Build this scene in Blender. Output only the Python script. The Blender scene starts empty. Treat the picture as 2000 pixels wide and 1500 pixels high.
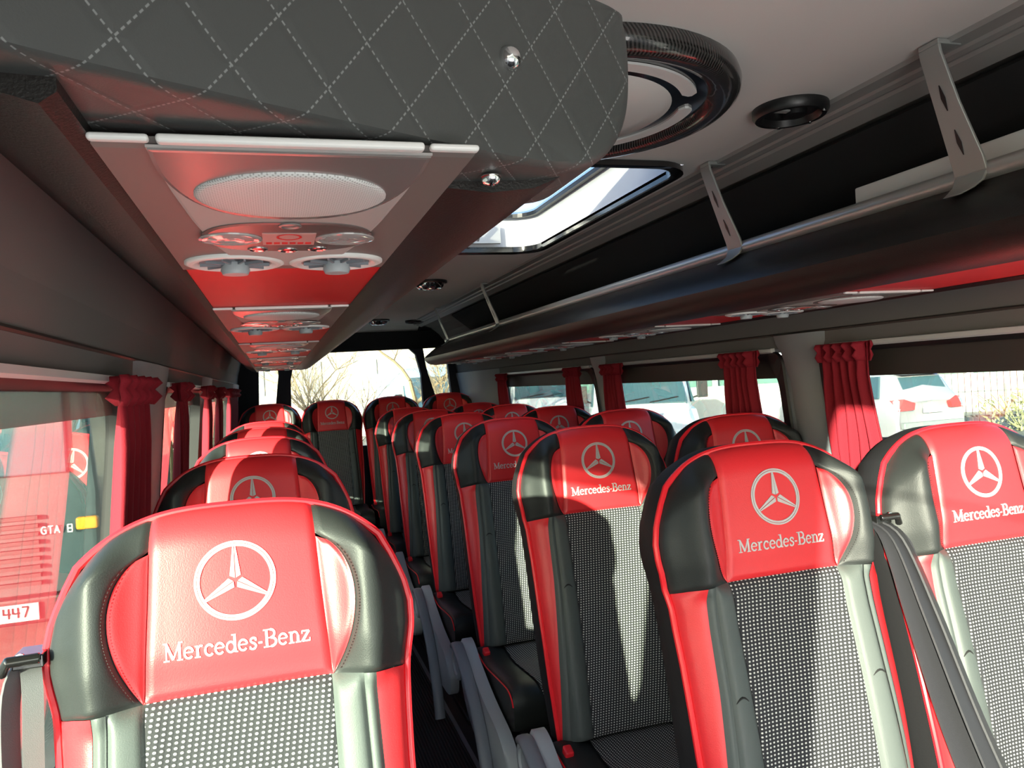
import bpy, math, random
from math import sin, cos, tan, pi, radians, sqrt, exp, atan
from mathutils import Vector, Matrix
random.seed(7)
S = bpy.context.scene
COL = S.collection
# ---------------------------------------------------------------- camera
H = 1.38                       # camera height above the cabin floor; everything is built relative to the camera, then lifted by H
F = 1500.0
def cam_axes(yaw, pitch, roll):
    f = Vector((sin(yaw)*cos(pitch), cos(yaw)*cos(pitch), sin(pitch)))
    r0 = Vector((cos(yaw), -sin(yaw), 0)); u0 = r0.cross(f)
    r = r0*cos(roll) - u0*sin(roll); u = r.cross(f)
    return r, u, f
R_, U_, F_ = cam_axes(radians(17.166), radians(-0.297), atan(0.060))
cd = bpy.data.cameras.new('camera'); cam = bpy.data.objects.new('camera', cd); COL.objects.link(cam)
cd.sensor_fit = 'HORIZONTAL'; cd.sensor_width = 36.0; cd.lens = 36.0*F/2000.0
cd.clip_start = 0.02; cd.clip_end = 300
m = Matrix((( R_.x, U_.x, -F_.x, 0), (R_.y, U_.y, -F_.y, 0), (R_.z, U_.z, -F_.z, 0), (0, 0, 0, 1)))
cam.matrix_world = m
cam.location = (0, 0, H)
S.camera = cam
# ---------------------------------------------------------------- world, sun, exposure
W = bpy.data.worlds.new('world'); S.world = W; W.use_nodes = True
nt = W.node_tree; bg = nt.nodes['Background']
sky = nt.nodes.new('ShaderNodeTexSky')
SUN_D = Vector((0.635, 0.77, -0.160)).normalized()      # travel direction of the low sun: from front left
sky.sky_type = 'NISHITA'; sky.sun_disc = False
sky.sun_elevation = radians(22); sky.sun_rotation = math.atan2(-SUN_D.x, -SUN_D.y)
sky.air_density = 0.7; sky.dust_density = 1.5
nt.links.new(sky.outputs[0], bg.inputs[0]); bg.inputs[1].default_value = 0.7
sl = bpy.data.lights.new('sun', 'SUN'); sl.energy = 31.0; sl.angle = radians(0.6); sl.color = (1.0, 0.90, 0.70)
so = bpy.data.objects.new('sun', sl); COL.objects.link(so)
so.rotation_euler = SUN_D.to_track_quat('-Z', 'Y').to_euler()
S.view_settings.view_transform = 'Standard'; S.view_settings.look = 'None'
S.view_settings.gamma = 1; S.view_settings.use_curve_mapping = False
al = bpy.data.lights.new('front_fill_light', 'AREA'); al.shape = 'RECTANGLE'; al.size = 1.5; al.size_y = 0.9; al.energy = 13; al.color = (1.0, 0.97, 0.94)  # added fill lamp behind the camera, stands in for daylight to brighten the ceiling
ao = bpy.data.objects.new('front_fill_light', al); COL.objects.link(ao); ao.location = (0.55, -1.25, -0.75)
ao.rotation_euler = (Vector((0.6, 1.9, 0.5))-ao.location).to_track_quat('-Z', 'Y').to_euler()
S.view_settings.exposure = 0.85
# ---------------------------------------------------------------- materials
MATS = {}
def mat(name, col, rough=0.5, metal=0.0, noise=0.0, nscale=40.0, bump=0.0, bscale=200.0, spec=0.5, coat=0.0):
    if name in MATS: return MATS[name]
    M = bpy.data.materials.new(name); M.use_nodes = True; n = M.node_tree; b = n.nodes['Principled BSDF']
    b.inputs['Base Color'].default_value = (*col, 1); b.inputs['Roughness'].default_value = rough
    b.inputs['Metallic'].default_value = metal; b.inputs['Specular IOR Level'].default_value = spec
    if coat: b.inputs['Coat Weight'].default_value = coat; b.inputs['Coat Roughness'].default_value = 0.08
    tc = n.nodes.new('ShaderNodeTexCoord')
    if noise:
        t = n.nodes.new('ShaderNodeTexNoise'); t.inputs['Scale'].default_value = nscale; t.inputs['Detail'].default_value = 4
        n.links.new(tc.outputs['Object'], t.inputs['Vector'])
        mx = n.nodes.new('ShaderNodeMix'); mx.data_type = 'RGBA'
        mx.inputs['A'].default_value = (*[c*(1-noise) for c in col], 1); mx.inputs['B'].default_value = (*[min(1, c*(1+noise)) for c in col], 1)
        n.links.new(t.outputs['Fac'], mx.inputs['Factor']); n.links.new(mx.outputs['Result'], b.inputs['Base Color'])
    if bump:
        t2 = n.nodes.new('ShaderNodeTexNoise'); t2.inputs['Scale'].default_value = bscale; t2.inputs['Detail'].default_value = 3
        n.links.new(tc.outputs['Object'], t2.inputs['Vector'])
        bp = n.nodes.new('ShaderNodeBump'); bp.inputs['Strength'].default_value = bump; bp.inputs['Distance'].default_value = 0.002
        n.links.new(t2.outputs['Fac'], bp.inputs['Height']); n.links.new(bp.outputs['Normal'], b.inputs['Normal'])
    MATS[name] = M; return M
def nmath(n, op, a, b=None):
    x = n.nodes.new('ShaderNodeMath'); x.operation = op
    for i, v in enumerate((a, b)):
        if v is None: continue
        if isinstance(v, (int, float)): x.inputs[i].default_value = v
        else: n.links.new(v, x.inputs[i])
    return x.outputs[0]
def uvmat(name, rough=0.6):
    M = bpy.data.materials.new(name); M.use_nodes = True; n = M.node_tree; b = n.nodes['Principled BSDF']
    b.inputs['Roughness'].default_value = rough
    uv = n.nodes.new('ShaderNodeUVMap'); sp = n.nodes.new('ShaderNodeSeparateXYZ'); n.links.new(uv.outputs[0], sp.inputs[0])
    MATS[name] = M
    return M, n, b, sp.outputs['X'], sp.outputs['Y']
def mixcol(n, fac, a, c):
    mx = n.nodes.new('ShaderNodeMix'); mx.data_type = 'RGBA'; mx.inputs['A'].default_value = (*a, 1); mx.inputs['B'].default_value = (*c, 1)
    n.links.new(fac, mx.inputs['Factor']); return mx.outputs['Result']
def sstep(n, v, lo, hi):
    r = n.nodes.new('ShaderNodeMapRange'); r.interpolation_type = 'SMOOTHSTEP'
    n.links.new(v, r.inputs['Value']); r.inputs['From Min'].default_value = lo; r.inputs['From Max'].default_value = hi
    return r.outputs['Result']
# dotted seat cloth: raised pale knots in horizontal rows on near-black weave
FAB, n, b, u, v = uvmat('dotted_seat_cloth', 0.85)
row = nmath(n, 'FLOOR', nmath(n, 'DIVIDE', v, 0.0062))
sh = nmath(n, 'MULTIPLY', nmath(n, 'MULTIPLY', row, 0.12), 1.0)
fu = nmath(n, 'ABSOLUTE', nmath(n, 'SINE', nmath(n, 'MULTIPLY', nmath(n, 'ADD', nmath(n, 'DIVIDE', u, 0.0078), sh), pi)))
fv = nmath(n, 'ABSOLUTE', nmath(n, 'SINE', nmath(n, 'MULTIPLY', nmath(n, 'DIVIDE', v, 0.0062), pi)))
dot = nmath(n, 'MULTIPLY', fu, fv)
fac = sstep(n, dot, 0.62, 0.86)
n.links.new(mixcol(n, fac, (0.022, 0.023, 0.027), (0.66, 0.66, 0.62)), b.inputs['Base Color'])
bp = n.nodes.new('ShaderNodeBump'); bp.inputs['Strength'].default_value = 0.5; bp.inputs['Distance'].default_value = 0.001
n.links.new(dot, bp.inputs['Height']); n.links.new(bp.outputs['Normal'], b.inputs['Normal'])
# embroidery thread
THR, n, b, u, v = uvmat('embroidery_thread', 0.45)
f1 = nmath(n, 'SINE', nmath(n, 'MULTIPLY', nmath(n, 'ADD', nmath(n, 'MULTIPLY', u, 0.8), v), 6000.0))
n.links.new(mixcol(n, sstep(n, f1, -0.6, 1.0), (0.42, 0.40, 0.40), (0.66, 0.64, 0.63)), b.inputs['Base Color'])
b.inputs['Specular IOR Level'].default_value = 0.6
# quilted vinyl with white diamond stitching
QLT, n, b, u, v = uvmat('quilted_vinyl', 0.50)
def stitchline(a, off, per):
    d = nmath(n, 'ABSOLUTE', nmath(n, 'SUBTRACT', nmath(n, 'FRACT', nmath(n, 'ADD', nmath(n, 'DIVIDE', a, per), off)), 0.5))
    return nmath(n, 'MULTIPLY', d, per)
ka = nmath(n, 'ADD', nmath(n, 'MULTIPLY', u, 0.80), nmath(n, 'MULTIPLY', v, 0.60))
kb = nmath(n, 'SUBTRACT', nmath(n, 'MULTIPLY', u, 0.80), nmath(n, 'MULTIPLY', v, 0.60))
da = stitchline(ka, 0.15, 0.040); db = stitchline(kb, 0.3, 0.040)
dash_a = sstep(n, nmath(n, 'SINE', nmath(n, 'MULTIPLY', kb, 2*pi/0.0042)), -0.5, 0.1)
dash_b = sstep(n, nmath(n, 'SINE', nmath(n, 'MULTIPLY', ka, 2*pi/0.0042)), -0.5, 0.1)
la = nmath(n, 'MULTIPLY', sstep(n, da, 0.0007, 0.0003), dash_a); lb = nmath(n, 'MULTIPLY', sstep(n, db, 0.0007, 0.0003), dash_b)
st = nmath(n, 'MAXIMUM', la, lb)
n.links.new(mixcol(n, st, (0.060, 0.063, 0.062), (0.21, 0.22, 0.22)), b.inputs['Base Color'])
gv = nmath(n, 'MINIMUM', sstep(n, da, 0.0, 0.005), sstep(n, db, 0.0, 0.005))
tn = n.nodes.new('ShaderNodeTexNoise'); tn.inputs['Scale'].default_value = 900
tcn = n.nodes.new('ShaderNodeTexCoord'); n.links.new(tcn.outputs['Object'], tn.inputs['Vector'])
bp = n.nodes.new('ShaderNodeBump'); bp.inputs['Strength'].default_value = 0.3; bp.inputs['Distance'].default_value = 0.0012
n.links.new(nmath(n, 'ADD', gv, nmath(n, 'MULTIPLY', tn.outputs['Fac'], 0.25)), bp.inputs['Height']); n.links.new(bp.outputs['Normal'], b.inputs['Normal'])
# perforated speaker grille
GRL, n, b, u, v = uvmat('perforated_grille', 0.45)
du = nmath(n, 'ABSOLUTE', nmath(n, 'SINE', nmath(n, 'MULTIPLY', nmath(n, 'ADD', u, v), pi/0.0034)))
dv = nmath(n, 'ABSOLUTE', nmath(n, 'SINE', nmath(n, 'MULTIPLY', nmath(n, 'SUBTRACT', u, v), pi/0.0034)))
n.links.new(mixcol(n, sstep(n, nmath(n, 'MULTIPLY', du, dv), 0.55, 0.8), (0.72, 0.73, 0.73), (0.38, 0.38, 0.38)), b.inputs['Base Color'])
# carbon weave
CRB, n, b, u, v = uvmat('carbon_weave', 0.22)
cw = nmath(n, 'SINE', nmath(n, 'MULTIPLY', nmath(n, 'ADD', u, nmath(n, 'MULTIPLY', v, 0.5)), 2*pi/0.0065))
n.links.new(mixcol(n, sstep(n, cw, -0.3, 0.3), (0.008, 0.008, 0.008), (0.060, 0.056, 0.054)), b.inputs['Base Color'])
b.inputs['Coat Weight'].default_value = 0.8
# ribbed aisle mat
RIB, n, b, u, v = uvmat('ribbed_aisle_mat', 0.8)
rb = nmath(n, 'SINE', nmath(n, 'MULTIPLY', u, 2*pi/0.012))
n.links.new(mixcol(n, sstep(n, rb, -0.5, 0.5), (0.008, 0.008, 0.009), (0.035, 0.034, 0.036)), b.inputs['Base Color'])
bp = n.nodes.new('ShaderNodeBump'); bp.inputs['Distance'].default_value = 0.002; n.links.new(rb, bp.inputs['Height']); n.links.new(bp.outputs['Normal'], b.inputs['Normal'])

RED = mat('red_leather', (0.76, 0.026, 0.034), 0.40, bump=0.12, bscale=600)
BLK = mat('black_leather', (0.022, 0.025, 0.025), 0.50, bump=0.15, bscale=600, spec=0.38)
BOL = mat('grey_black_leather', (0.078, 0.092, 0.088), 0.52, bump=0.15, bscale=600, spec=0.4)
SHL = mat('black_shell', (0.010, 0.010, 0.012), 0.65, bump=0.2, bscale=300)
PIP = mat('red_piping', (0.85, 0.018, 0.030), 0.35)
STI = mat('black_thread', (0.01, 0.01, 0.01), 0.8)
WEB = mat('belt_webbing', (0.030, 0.030, 0.036), 0.6, bump=0.3, bscale=1500)
PLB = mat('black_plastic', (0.012, 0.012, 0.013), 0.35)
CHR = mat('chrome', (0.85, 0.85, 0.85), 0.12, 1.0)
BRS = mat('brushed_steel', (0.58, 0.58, 0.57), 0.36, 0.55)
ALU = mat('satin_aluminium_paint', (0.42, 0.43, 0.42), 0.38, 0.35)
GRP = mat('grey_plastic', (0.40, 0.44, 0.47), 0.42)
GRD = mat('dark_grey_plastic', (0.20, 0.22, 0.25), 0.45)
WHP = mat('white_plastic', (0.80, 0.80, 0.79), 0.32)
TAU = mat('taupe_plastic', (0.17, 0.155, 0.148), 0.5)
SLV = mat('silver_plastic', (0.26, 0.25, 0.245), 0.25, 0.3)
BEI = mat('pale_panel', (0.42, 0.41, 0.40), 0.55)
HDL = mat('headliner_fabric', (0.70, 0.68, 0.66), 0.95, noise=0.06, nscale=900)
WLF = mat('wall_fabric', (0.17, 0.163, 0.157), 0.95, noise=0.10, nscale=900)
WLP = mat('wall_plastic', (0.30, 0.325, 0.35), 0.6, noise=0.04, nscale=600)
WLW = mat('window_trim_strip', (0.62, 0.62, 0.62), 0.4)
CRP = mat('dark_carpet', (0.020, 0.020, 0.021), 0.98, noise=0.3, nscale=700)
VIN = mat('black_vinyl', (0.013, 0.0115, 0.011), 0.42, bump=0.25, bscale=500, spec=0.35)
REP = mat('red_overhead_panel', (0.72, 0.008, 0.012), 0.45, noise=0.10, nscale=9)
CUR = mat('red_curtain', (0.27, 0.004, 0.016), 0.85, bump=0.3, bscale=500)
RUB = mat('black_rubber', (0.008, 0.008, 0.009), 0.5)
def filmmat(name, col, k):
    M = bpy.data.materials.new(name); M.use_nodes = True; n = M.node_tree; b = n.nodes['Principled BSDF']; b.inputs['Base Color'].default_value = (*col, 1); b.inputs['Roughness'].default_value = 0.5
    t = n.nodes.new('ShaderNodeBsdfTransparent'); mx = n.nodes.new('ShaderNodeMixShader'); mx.inputs[0].default_value = k
    n.links.new(t.outputs[0], mx.inputs[1]); n.links.new(b.outputs[0], mx.inputs[2]); n.links.new(mx.outputs[0], n.nodes['Material Output'].inputs[0]); return M
FILM = filmmat('smoked_film', (0.10, 0.09, 0.08), 0.60)
SHD = mat('smoked_shade', (0.045, 0.040, 0.036), 0.55)
NVY = mat('dark_rear_trim', (0.020, 0.022, 0.035), 0.7)
FLR = mat('dark_floor', (0.02, 0.02, 0.022), 0.6)
WPP = mat('white_paper', (0.88, 0.87, 0.86), 0.6)
INK = mat('black_ink', (0.02, 0.02, 0.02), 0.5)
REDI = mat('red_ink', (0.75, 0.02, 0.02), 0.5)

def glassmat(name, tint, refl, rough=0.0):
    M = bpy.data.materials.new(name); M.use_nodes = True; n = M.node_tree; n.nodes.remove(n.nodes['Principled BSDF'])
    o = n.nodes['Material Output']; t = n.nodes.new('ShaderNodeBsdfTransparent'); t.inputs[0].default_value = (*tint, 1)
    g = n.nodes.new('ShaderNodeBsdfGlossy'); g.inputs['Roughness'].default_value = rough
    fr = n.nodes.new('ShaderNodeLayerWeight'); fr.inputs['Blend'].default_value = 0.5
    ma = nmath(n, 'MULTIPLY', nmath(n, 'ADD', nmath(n, 'MULTIPLY', nmath(n, 'POWER', fr.outputs['Facing'], 4.0), 0.9), 0.045), refl); mx = n.nodes.new('ShaderNodeMixShader')
    n.links.new(ma, mx.inputs[0]); n.links.new(t.outputs[0], mx.inputs[1]); n.links.new(g.outputs[0], mx.inputs[2]); n.links.new(mx.outputs[0], o.inputs[0])
    MATS[name] = M; return M
GLS = glassmat('side_glass', (0.50, 0.55, 0.535), 1.6)
GLL = glassmat('left_side_glass', (0.62, 0.68, 0.66), 1.1)
GLR = glassmat('rear_glass', (0.60, 0.63, 0.63), 1.0)
LNS = mat('clear_lamp_lens', (0.75, 0.76, 0.76), 0.08, 0.5)

# ---------------------------------------------------------------- mesh helpers
class MB:
    def __init__(s): s.v = []; s.f = []; s.uv = None
    def add(s, vs, fs):
        o = len(s.v); s.v += [tuple(p) for p in vs]; s.f += [tuple(i+o for i in f) for f in fs]
        return s
    def box(s, c, d, M=None):
        vs = []
        for sx in (-.5, .5):
            for sy in (-.5, .5):
                for sz in (-.5, .5):
                    p = Vector((d[0]*sx, d[1]*sy, d[2]*sz))
                    if M: p = M @ p
                    vs.append(p+Vector(c))
        return s.add(vs, [(0,1,3,2),(4,6,7,5),(0,4,5,1),(2,3,7,6),(0,2,6,4),(1,5,7,3)])
    def loft(s, loops, closed=True, caps=True):
        n = len(loops[0]); vs = [p for l in loops for p in l]; fs = []
        for i in range(len(loops)-1):
            for j in range(n if closed else n-1):
                k = (j+1) % n; fs.append((i*n+j, i*n+k, (i+1)*n+k, (i+1)*n+j))
        if caps: fs.append(tuple(reversed(range(n)))); fs.append(tuple((len(loops)-1)*n+j for j in range(n)))
        return s.add(vs, fs)
    def tube(s, path, r, n=8, closed=False):
        P = [Vector(p) for p in path]; m_ = len(P); loops = []
        up = Vector((0.13, 0.21, 0.97)).normalized(); prev = None
        for i, p in enumerate(P):
            if closed: t = P[(i+1) % m_]-P[i-1]
            else: t = P[min(i+1, m_-1)]-P[max(i-1, 0)]
            t.normalize()
            if prev is None: a = t.cross(up)
            else: a = prev - t*prev.dot(t)
            if a.length < 1e-6: a = t.cross(Vector((1, 0, 0)))
            a.normalize(); prev = a; b_ = t.cross(a)
            rr = r[i] if isinstance(r, (list, tuple)) else r
            loops.append([p + (a*cos(2*pi*k/n)+b_*sin(2*pi*k/n))*rr for k in range(n)])
        if closed: loops.append(loops[0])
        return s.loft(loops, caps=not closed)
    def lathe(s, prof, c=(0,0,0), axis='Z', n=32, M=None):   # prof: (r, h)
        loops = []
        for r, h in prof:
            l = []
            for k in range(n):
                a = 2*pi*k/n; p = Vector((r*cos(a), r*sin(a), h))
                if axis == 'Y': p = Vector((p.x, p.z, p.y))
                if axis == 'X': p = Vector((p.z, p.x, p.y))
                if M: p = M @ p
                l.append(p+Vector(c))
            loops.append(l)
        return s.loft(loops, caps=True)
    def prism(s, poly, y0, y1, ax='Y'):                     # polygon in the plane normal to ax
        def q(a, b, t): return (a, t, b) if ax == 'Y' else ((t, a, b) if ax == 'X' else (a, b, t))
        return s.loft([[q(a, b, y0) for a, b in poly], [q(a, b, y1) for a, b in poly]])
    def build(s, name, m_, parent=None, smooth=True, bevel=0.0, sub=0, uv=None, angle=40):
        me = bpy.data.meshes.new(name); me.from_pydata(s.v, [], s.f); me.validate()
        if m_: me.materials.append(m_)
        if uv:
            l = me.uv_layers.new(name='UVMap')
            for lp in me.loops: l.data[lp.index].uv = uv(me.vertices[lp.vertex_index].co, lp.vertex_index)
        o = bpy.data.objects.new(name, me); COL.objects.link(o)
        if smooth:
            for p in me.polygons: p.use_smooth = True
            try: me.set_sharp_from_angle(angle=radians(angle))
            except Exception: pass
        if bevel:
            b_ = o.modifiers.new('bevel', 'BEVEL'); b_.width = bevel; b_.segments = 3; b_.limit_method = 'ANGLE'
        if sub:
            d = o.modifiers.new('sub', 'SUBSURF'); d.levels = sub; d.render_levels = sub
        if parent: o.parent = parent
        return o
def thing(name, label, cat, loc=(0,0,0), rz=0.0, group=None):
    o = bpy.data.objects.new(name, None); COL.objects.link(o); o.location = loc; o.rotation_euler = (0, 0, rz)
    o.empty_display_size = 0.1; o['label'] = label; o['category'] = cat
    if group: o['group'] = group
    return o
def tag(o, label, cat, group=None, kind=None):
    o['label'] = label; o['category'] = cat
    if group: o['group'] = group
    if kind: o['kind'] = kind
    return o
def struct(o, label=None):
    o['kind'] = 'structure'
    if label: o['label'] = label
    return o
def copy_tree(o, parent=None):
    c = o.copy(); COL.objects.link(c); c.parent = parent
    for ch in list(o.children): copy_tree(ch, c)
    return c
def smooth01(x): x = max(0.0, min(1.0, x)); return x*x*(3-2*x)
def interp(tab, t):
    if t <= tab[0][0]: return tab[0][1]
    for (a, b_), (c, d) in zip(tab, tab[1:]):
        if t <= c:
            k = (t-a)/(c-a); return b_+(d-b_)*k
    return tab[-1][1]
def catmull(pts, k=6):
    P = [Vector(p) for p in pts]; out = []
    for i in range(len(P)-1):
        p0 = P[max(i-1, 0)]; p1 = P[i]; p2 = P[i+1]; p3 = P[min(i+2, len(P)-1)]
        for j in range(k):
            t = j/k; out.append(0.5*((2*p1)+(p2-p0)*t+(2*p0-5*p1+4*p2-p3)*t*t+(3*p1-p0-3*p2+p3)*t**3))
    out.append(P[-1]); return out

# ================================================================ setting: cabin shell
CX = 0.60                                   # middle of the bus
FLOOR = -H; CEIL = 0.5; Y0, Y1 = -1.6, 6.3
WPROF = [(-1.38, 1.56), (-0.9, 1.56), (-0.62, 1.545), (0.045, 1.476), (0.15, 1.462), (0.25, 1.437), (0.33, 1.395), (0.41, 1.32), (0.46, 1.25), (0.50, 1.14)]
def wx(z, side): x = interp(WPROF, z); return x if side > 0 else 2*CX-x
WZ0, WZ1 = -0.62, 0.035
WIN = {1: [(-1.45, -0.25), (0.25, 1.81), (1.99, 3.30), (3.42, 5.05)], -1: [(-1.45, -0.30), (0.30, 1.74), (2.16, 3.30), (3.62, 5.60)]}
def wall_piece(mb, side, ya, yb, za, zb):
    zs = sorted({za, zb} | {z for z, _ in WPROF if za < z < zb})
    for a, b_ in zip(zs, zs[1:]):
        p = [(wx(a, side), ya, a), (wx(a, side), yb, a), (wx(b_, side), yb, b_), (wx(b_, side), ya, b_)]
        q = [(x+0.045*side, y, z) for x, y, z in p]
        mb.add(p+q, [(0,1,2,3), (7,6,5,4), (0,4,5,1), (3,2,6,7), (0,3,7,4), (1,5,6,2)])
for side, nm in ((1, 'wall_right'), (-1, 'wall_left')):
    mb = MB()
    wall_piece(mb, side, Y0, Y1, FLOOR, WZ0)
    y = Y0
    DT = 0.30 if side < 0 else 0.045
    for i, (a, b_) in enumerate(WIN[side]):
        wall_piece(mb, side, y, a, WZ0, 0.045); (wall_piece(mb, side, a, b_, WZ1, 0.045) if i or side > 0 else None); y = b_
    wall_piece(mb, side, y, Y1, WZ0, 0.045)
    o = mb.build(nm, WLP, angle=30); struct(o)
    mb = MB(); wall_piece(mb, side, WIN[side][0][1] if side < 0 else Y0, Y1, 0.045, 0.5)
    if side < 0: wall_piece(mb, side, Y0, WIN[side][0][1], DT, 0.5)
    w2 = mb.build('headliner_side', WLF, angle=30); w2.parent = o
    # raised pillar covers between the windows, and the padded seam under the fabric
    for (a, b_), (c, d) in zip(WIN[side][1:], WIN[side][2:]+[(Y1-0.02, 0)]):
        lo, hi = (b_+0.02, c-0.02) if c < Y1-0.1 else (b_+0.03, c)
        if hi-lo < 0.06: lo, hi = b_+0.012, c-0.012
        mb = MB(); pr = []
        for z in (-0.62, -0.4, -0.2, -0.05, 0.03, 0.06, 0.085):
            fl = 0.05*smooth01((z+0.02)/0.1)
            pr.append([(wx(z, side)+0.004*side, lo-fl, z), (wx(z, side)-0.012*side, lo+0.02-fl, z), (wx(z, side)-0.016*side, (lo+hi)/2, z), (wx(z, side)-0.012*side, hi-0.02+fl, z), (wx(z, side)+0.004*side, hi+fl, z)])
        mb.loft(pr, closed=False, caps=False); mb.build('pillar_cover', WLP, o, angle=60)
    mb = MB(); zz = 0.088
    mb.tube([(wx(zz, side)-0.001*side, Y0, zz), (wx(zz, side)-0.001*side, Y1, zz)], 0.004, 6); mb.build('fabric_seam', SHD, o)
# ceiling with the roof hatch opening
HX0, HX1, HY0, HY1 = 0.40, 0.985, 1.66, 2.80
mb = MB(); cx0, cx1 = 2*CX-1.14, 1.14
for a, b_, c, d in ((cx0, cx1, Y0, HY0), (cx0, HX0, HY0, HY1), (HX1, cx1, HY0, HY1), (cx0, cx1, HY1, 6.0)):
    mb.box(((a+b_)/2, (c+d)/2, 0.515), (b_-a, d-c, 0.03))
mb.prism([(5.99, 0.50), (6.12, 0.485), (6.24, 0.44), (6.30, 0.40), (6.34, 0.40), (6.34, 0.53), (5.99, 0.53)], cx0, cx1, 'X')
cl = struct(mb.build('ceiling', HDL, smooth=False))
fl = MB(); fl.box((CX, (Y0+Y1)/2, FLOOR-0.03), (1.95, Y1-Y0, 0.06)); struct(fl.build('floor', FLR, smooth=False))
mb = MB(); mb.box((0.40, 2.6, FLOOR+0.004), (0.42, 6.4, 0.008))
tag(mb.build('aisle_mat', RIB, smooth=False, uv=lambda c, i: (c.x, c.y)), 'long black ribbed rubber mat running down the narrow aisle floor', 'mat')
for k, x in enumerate((0.615, 0.185)):
    mb = MB(); mb.box((x, 2.6, FLOOR+0.006), (0.016, 6.4, 0.012)); struct(mb.build('trim_%d' % (k+1), GRD, smooth=False))
# ceiling edge mouldings above both racks
for k, side in enumerate((1, -1)):
    mb = MB(); pr = [(1.050, 0.500), (1.052, 0.492), (1.085, 0.492), (1.088, 0.487), (1.100, 0.484), (1.112, 0.487), (1.116, 0.481), (1.150, 0.468), (1.158, 0.474), (1.17, 0.50)]
    pr = [(x if side > 0 else 2*CX-x, z) for x, z in pr]
    mb.prism(pr, Y0, 6.1); struct(mb.build('trim_%d' % (k+3), mat('moulding_grey', (0.33, 0.32, 0.31), 0.45), angle=20))
# front end with windscreen (behind the camera)
mb = MB()
mb.box((CX, Y0-0.03, (FLOOR-0.5)/2), (1.95, 0.06, -0.5-FLOOR)); mb.box((CX, Y0-0.03, 0.46), (1.95, 0.06, 0.12))
mb.box((-0.33, Y0-0.03, -0.05), (0.09, 0.06, 0.95)); mb.box((1.53, Y0-0.03, -0.05), (0.09, 0.06, 0.95))
struct(mb.build('wall_front', WLP, smooth=False))
mb = MB(); mb.box((CX, Y0-0.03, -0.05), (1.80, 0.005, 0.90)); struct(mb.build('window_10', GLR, smooth=False))
# rear wall: three windows between dark leaning pillars
mb = MB(); yb = Y1+0.03
def rpoly(pts): mb.prism(pts, Y1, Y1+0.06)
rpoly([(-0.36, 0.33), (1.58, 0.33), (1.58, 0.56), (-0.36, 0.56)])
rpoly([(-0.36, -1.38), (1.58, -1.38), (1.58, -0.46), (-0.36, -0.46)])
rpoly([(-0.36, -0.46), (-0.14, -0.46), (-0.105, 0.33), (-0.36, 0.33)])
rpoly([(-0.02, -0.46), (0.12, -0.46), (0.115, -0.2), (0.125, 0.10), (0.16, 0.26), (0.20, 0.33), (0.02, 0.33), (0.035, 0.15), (0.0, -0.1)])
rpoly([(1.34, -0.46), (1.165, -0.46), (1.170, -0.2), (1.165, 0.10), (1.13, 0.26), (1.06, 0.33), (1.19, 0.33), (1.21, 0.15), (1.275, -0.1)])
rpoly([(1.43, -0.46), (1.41, -0.05), (1.385, 0.33), (1.58, 0.33), (1.58, -0.46)])
struct(mb.build('wall_rear', NVY, smooth=False))
for nme, xa, xb in (('window_7', -0.20, 0.06), ('window_8', 0.06, 1.22), ('window_9', 1.22, 1.45)):
    mb = MB(); mb.box(((xa+xb)/2, Y1+0.035, -0.06), (xb-xa, 0.004, 0.86)); struct(mb.build(nme, GLR, smooth=False))
mb = MB(); mb.prism([(6.22, .452), (6.26, .435), (6.30, .40), (6.31, .33), (6.30, .305), (6.27, .33), (6.24, .39), (6.19, .445)], -0.22, 1.42, 'X')
struct(mb.build('trim_5', CRP, angle=60))
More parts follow.
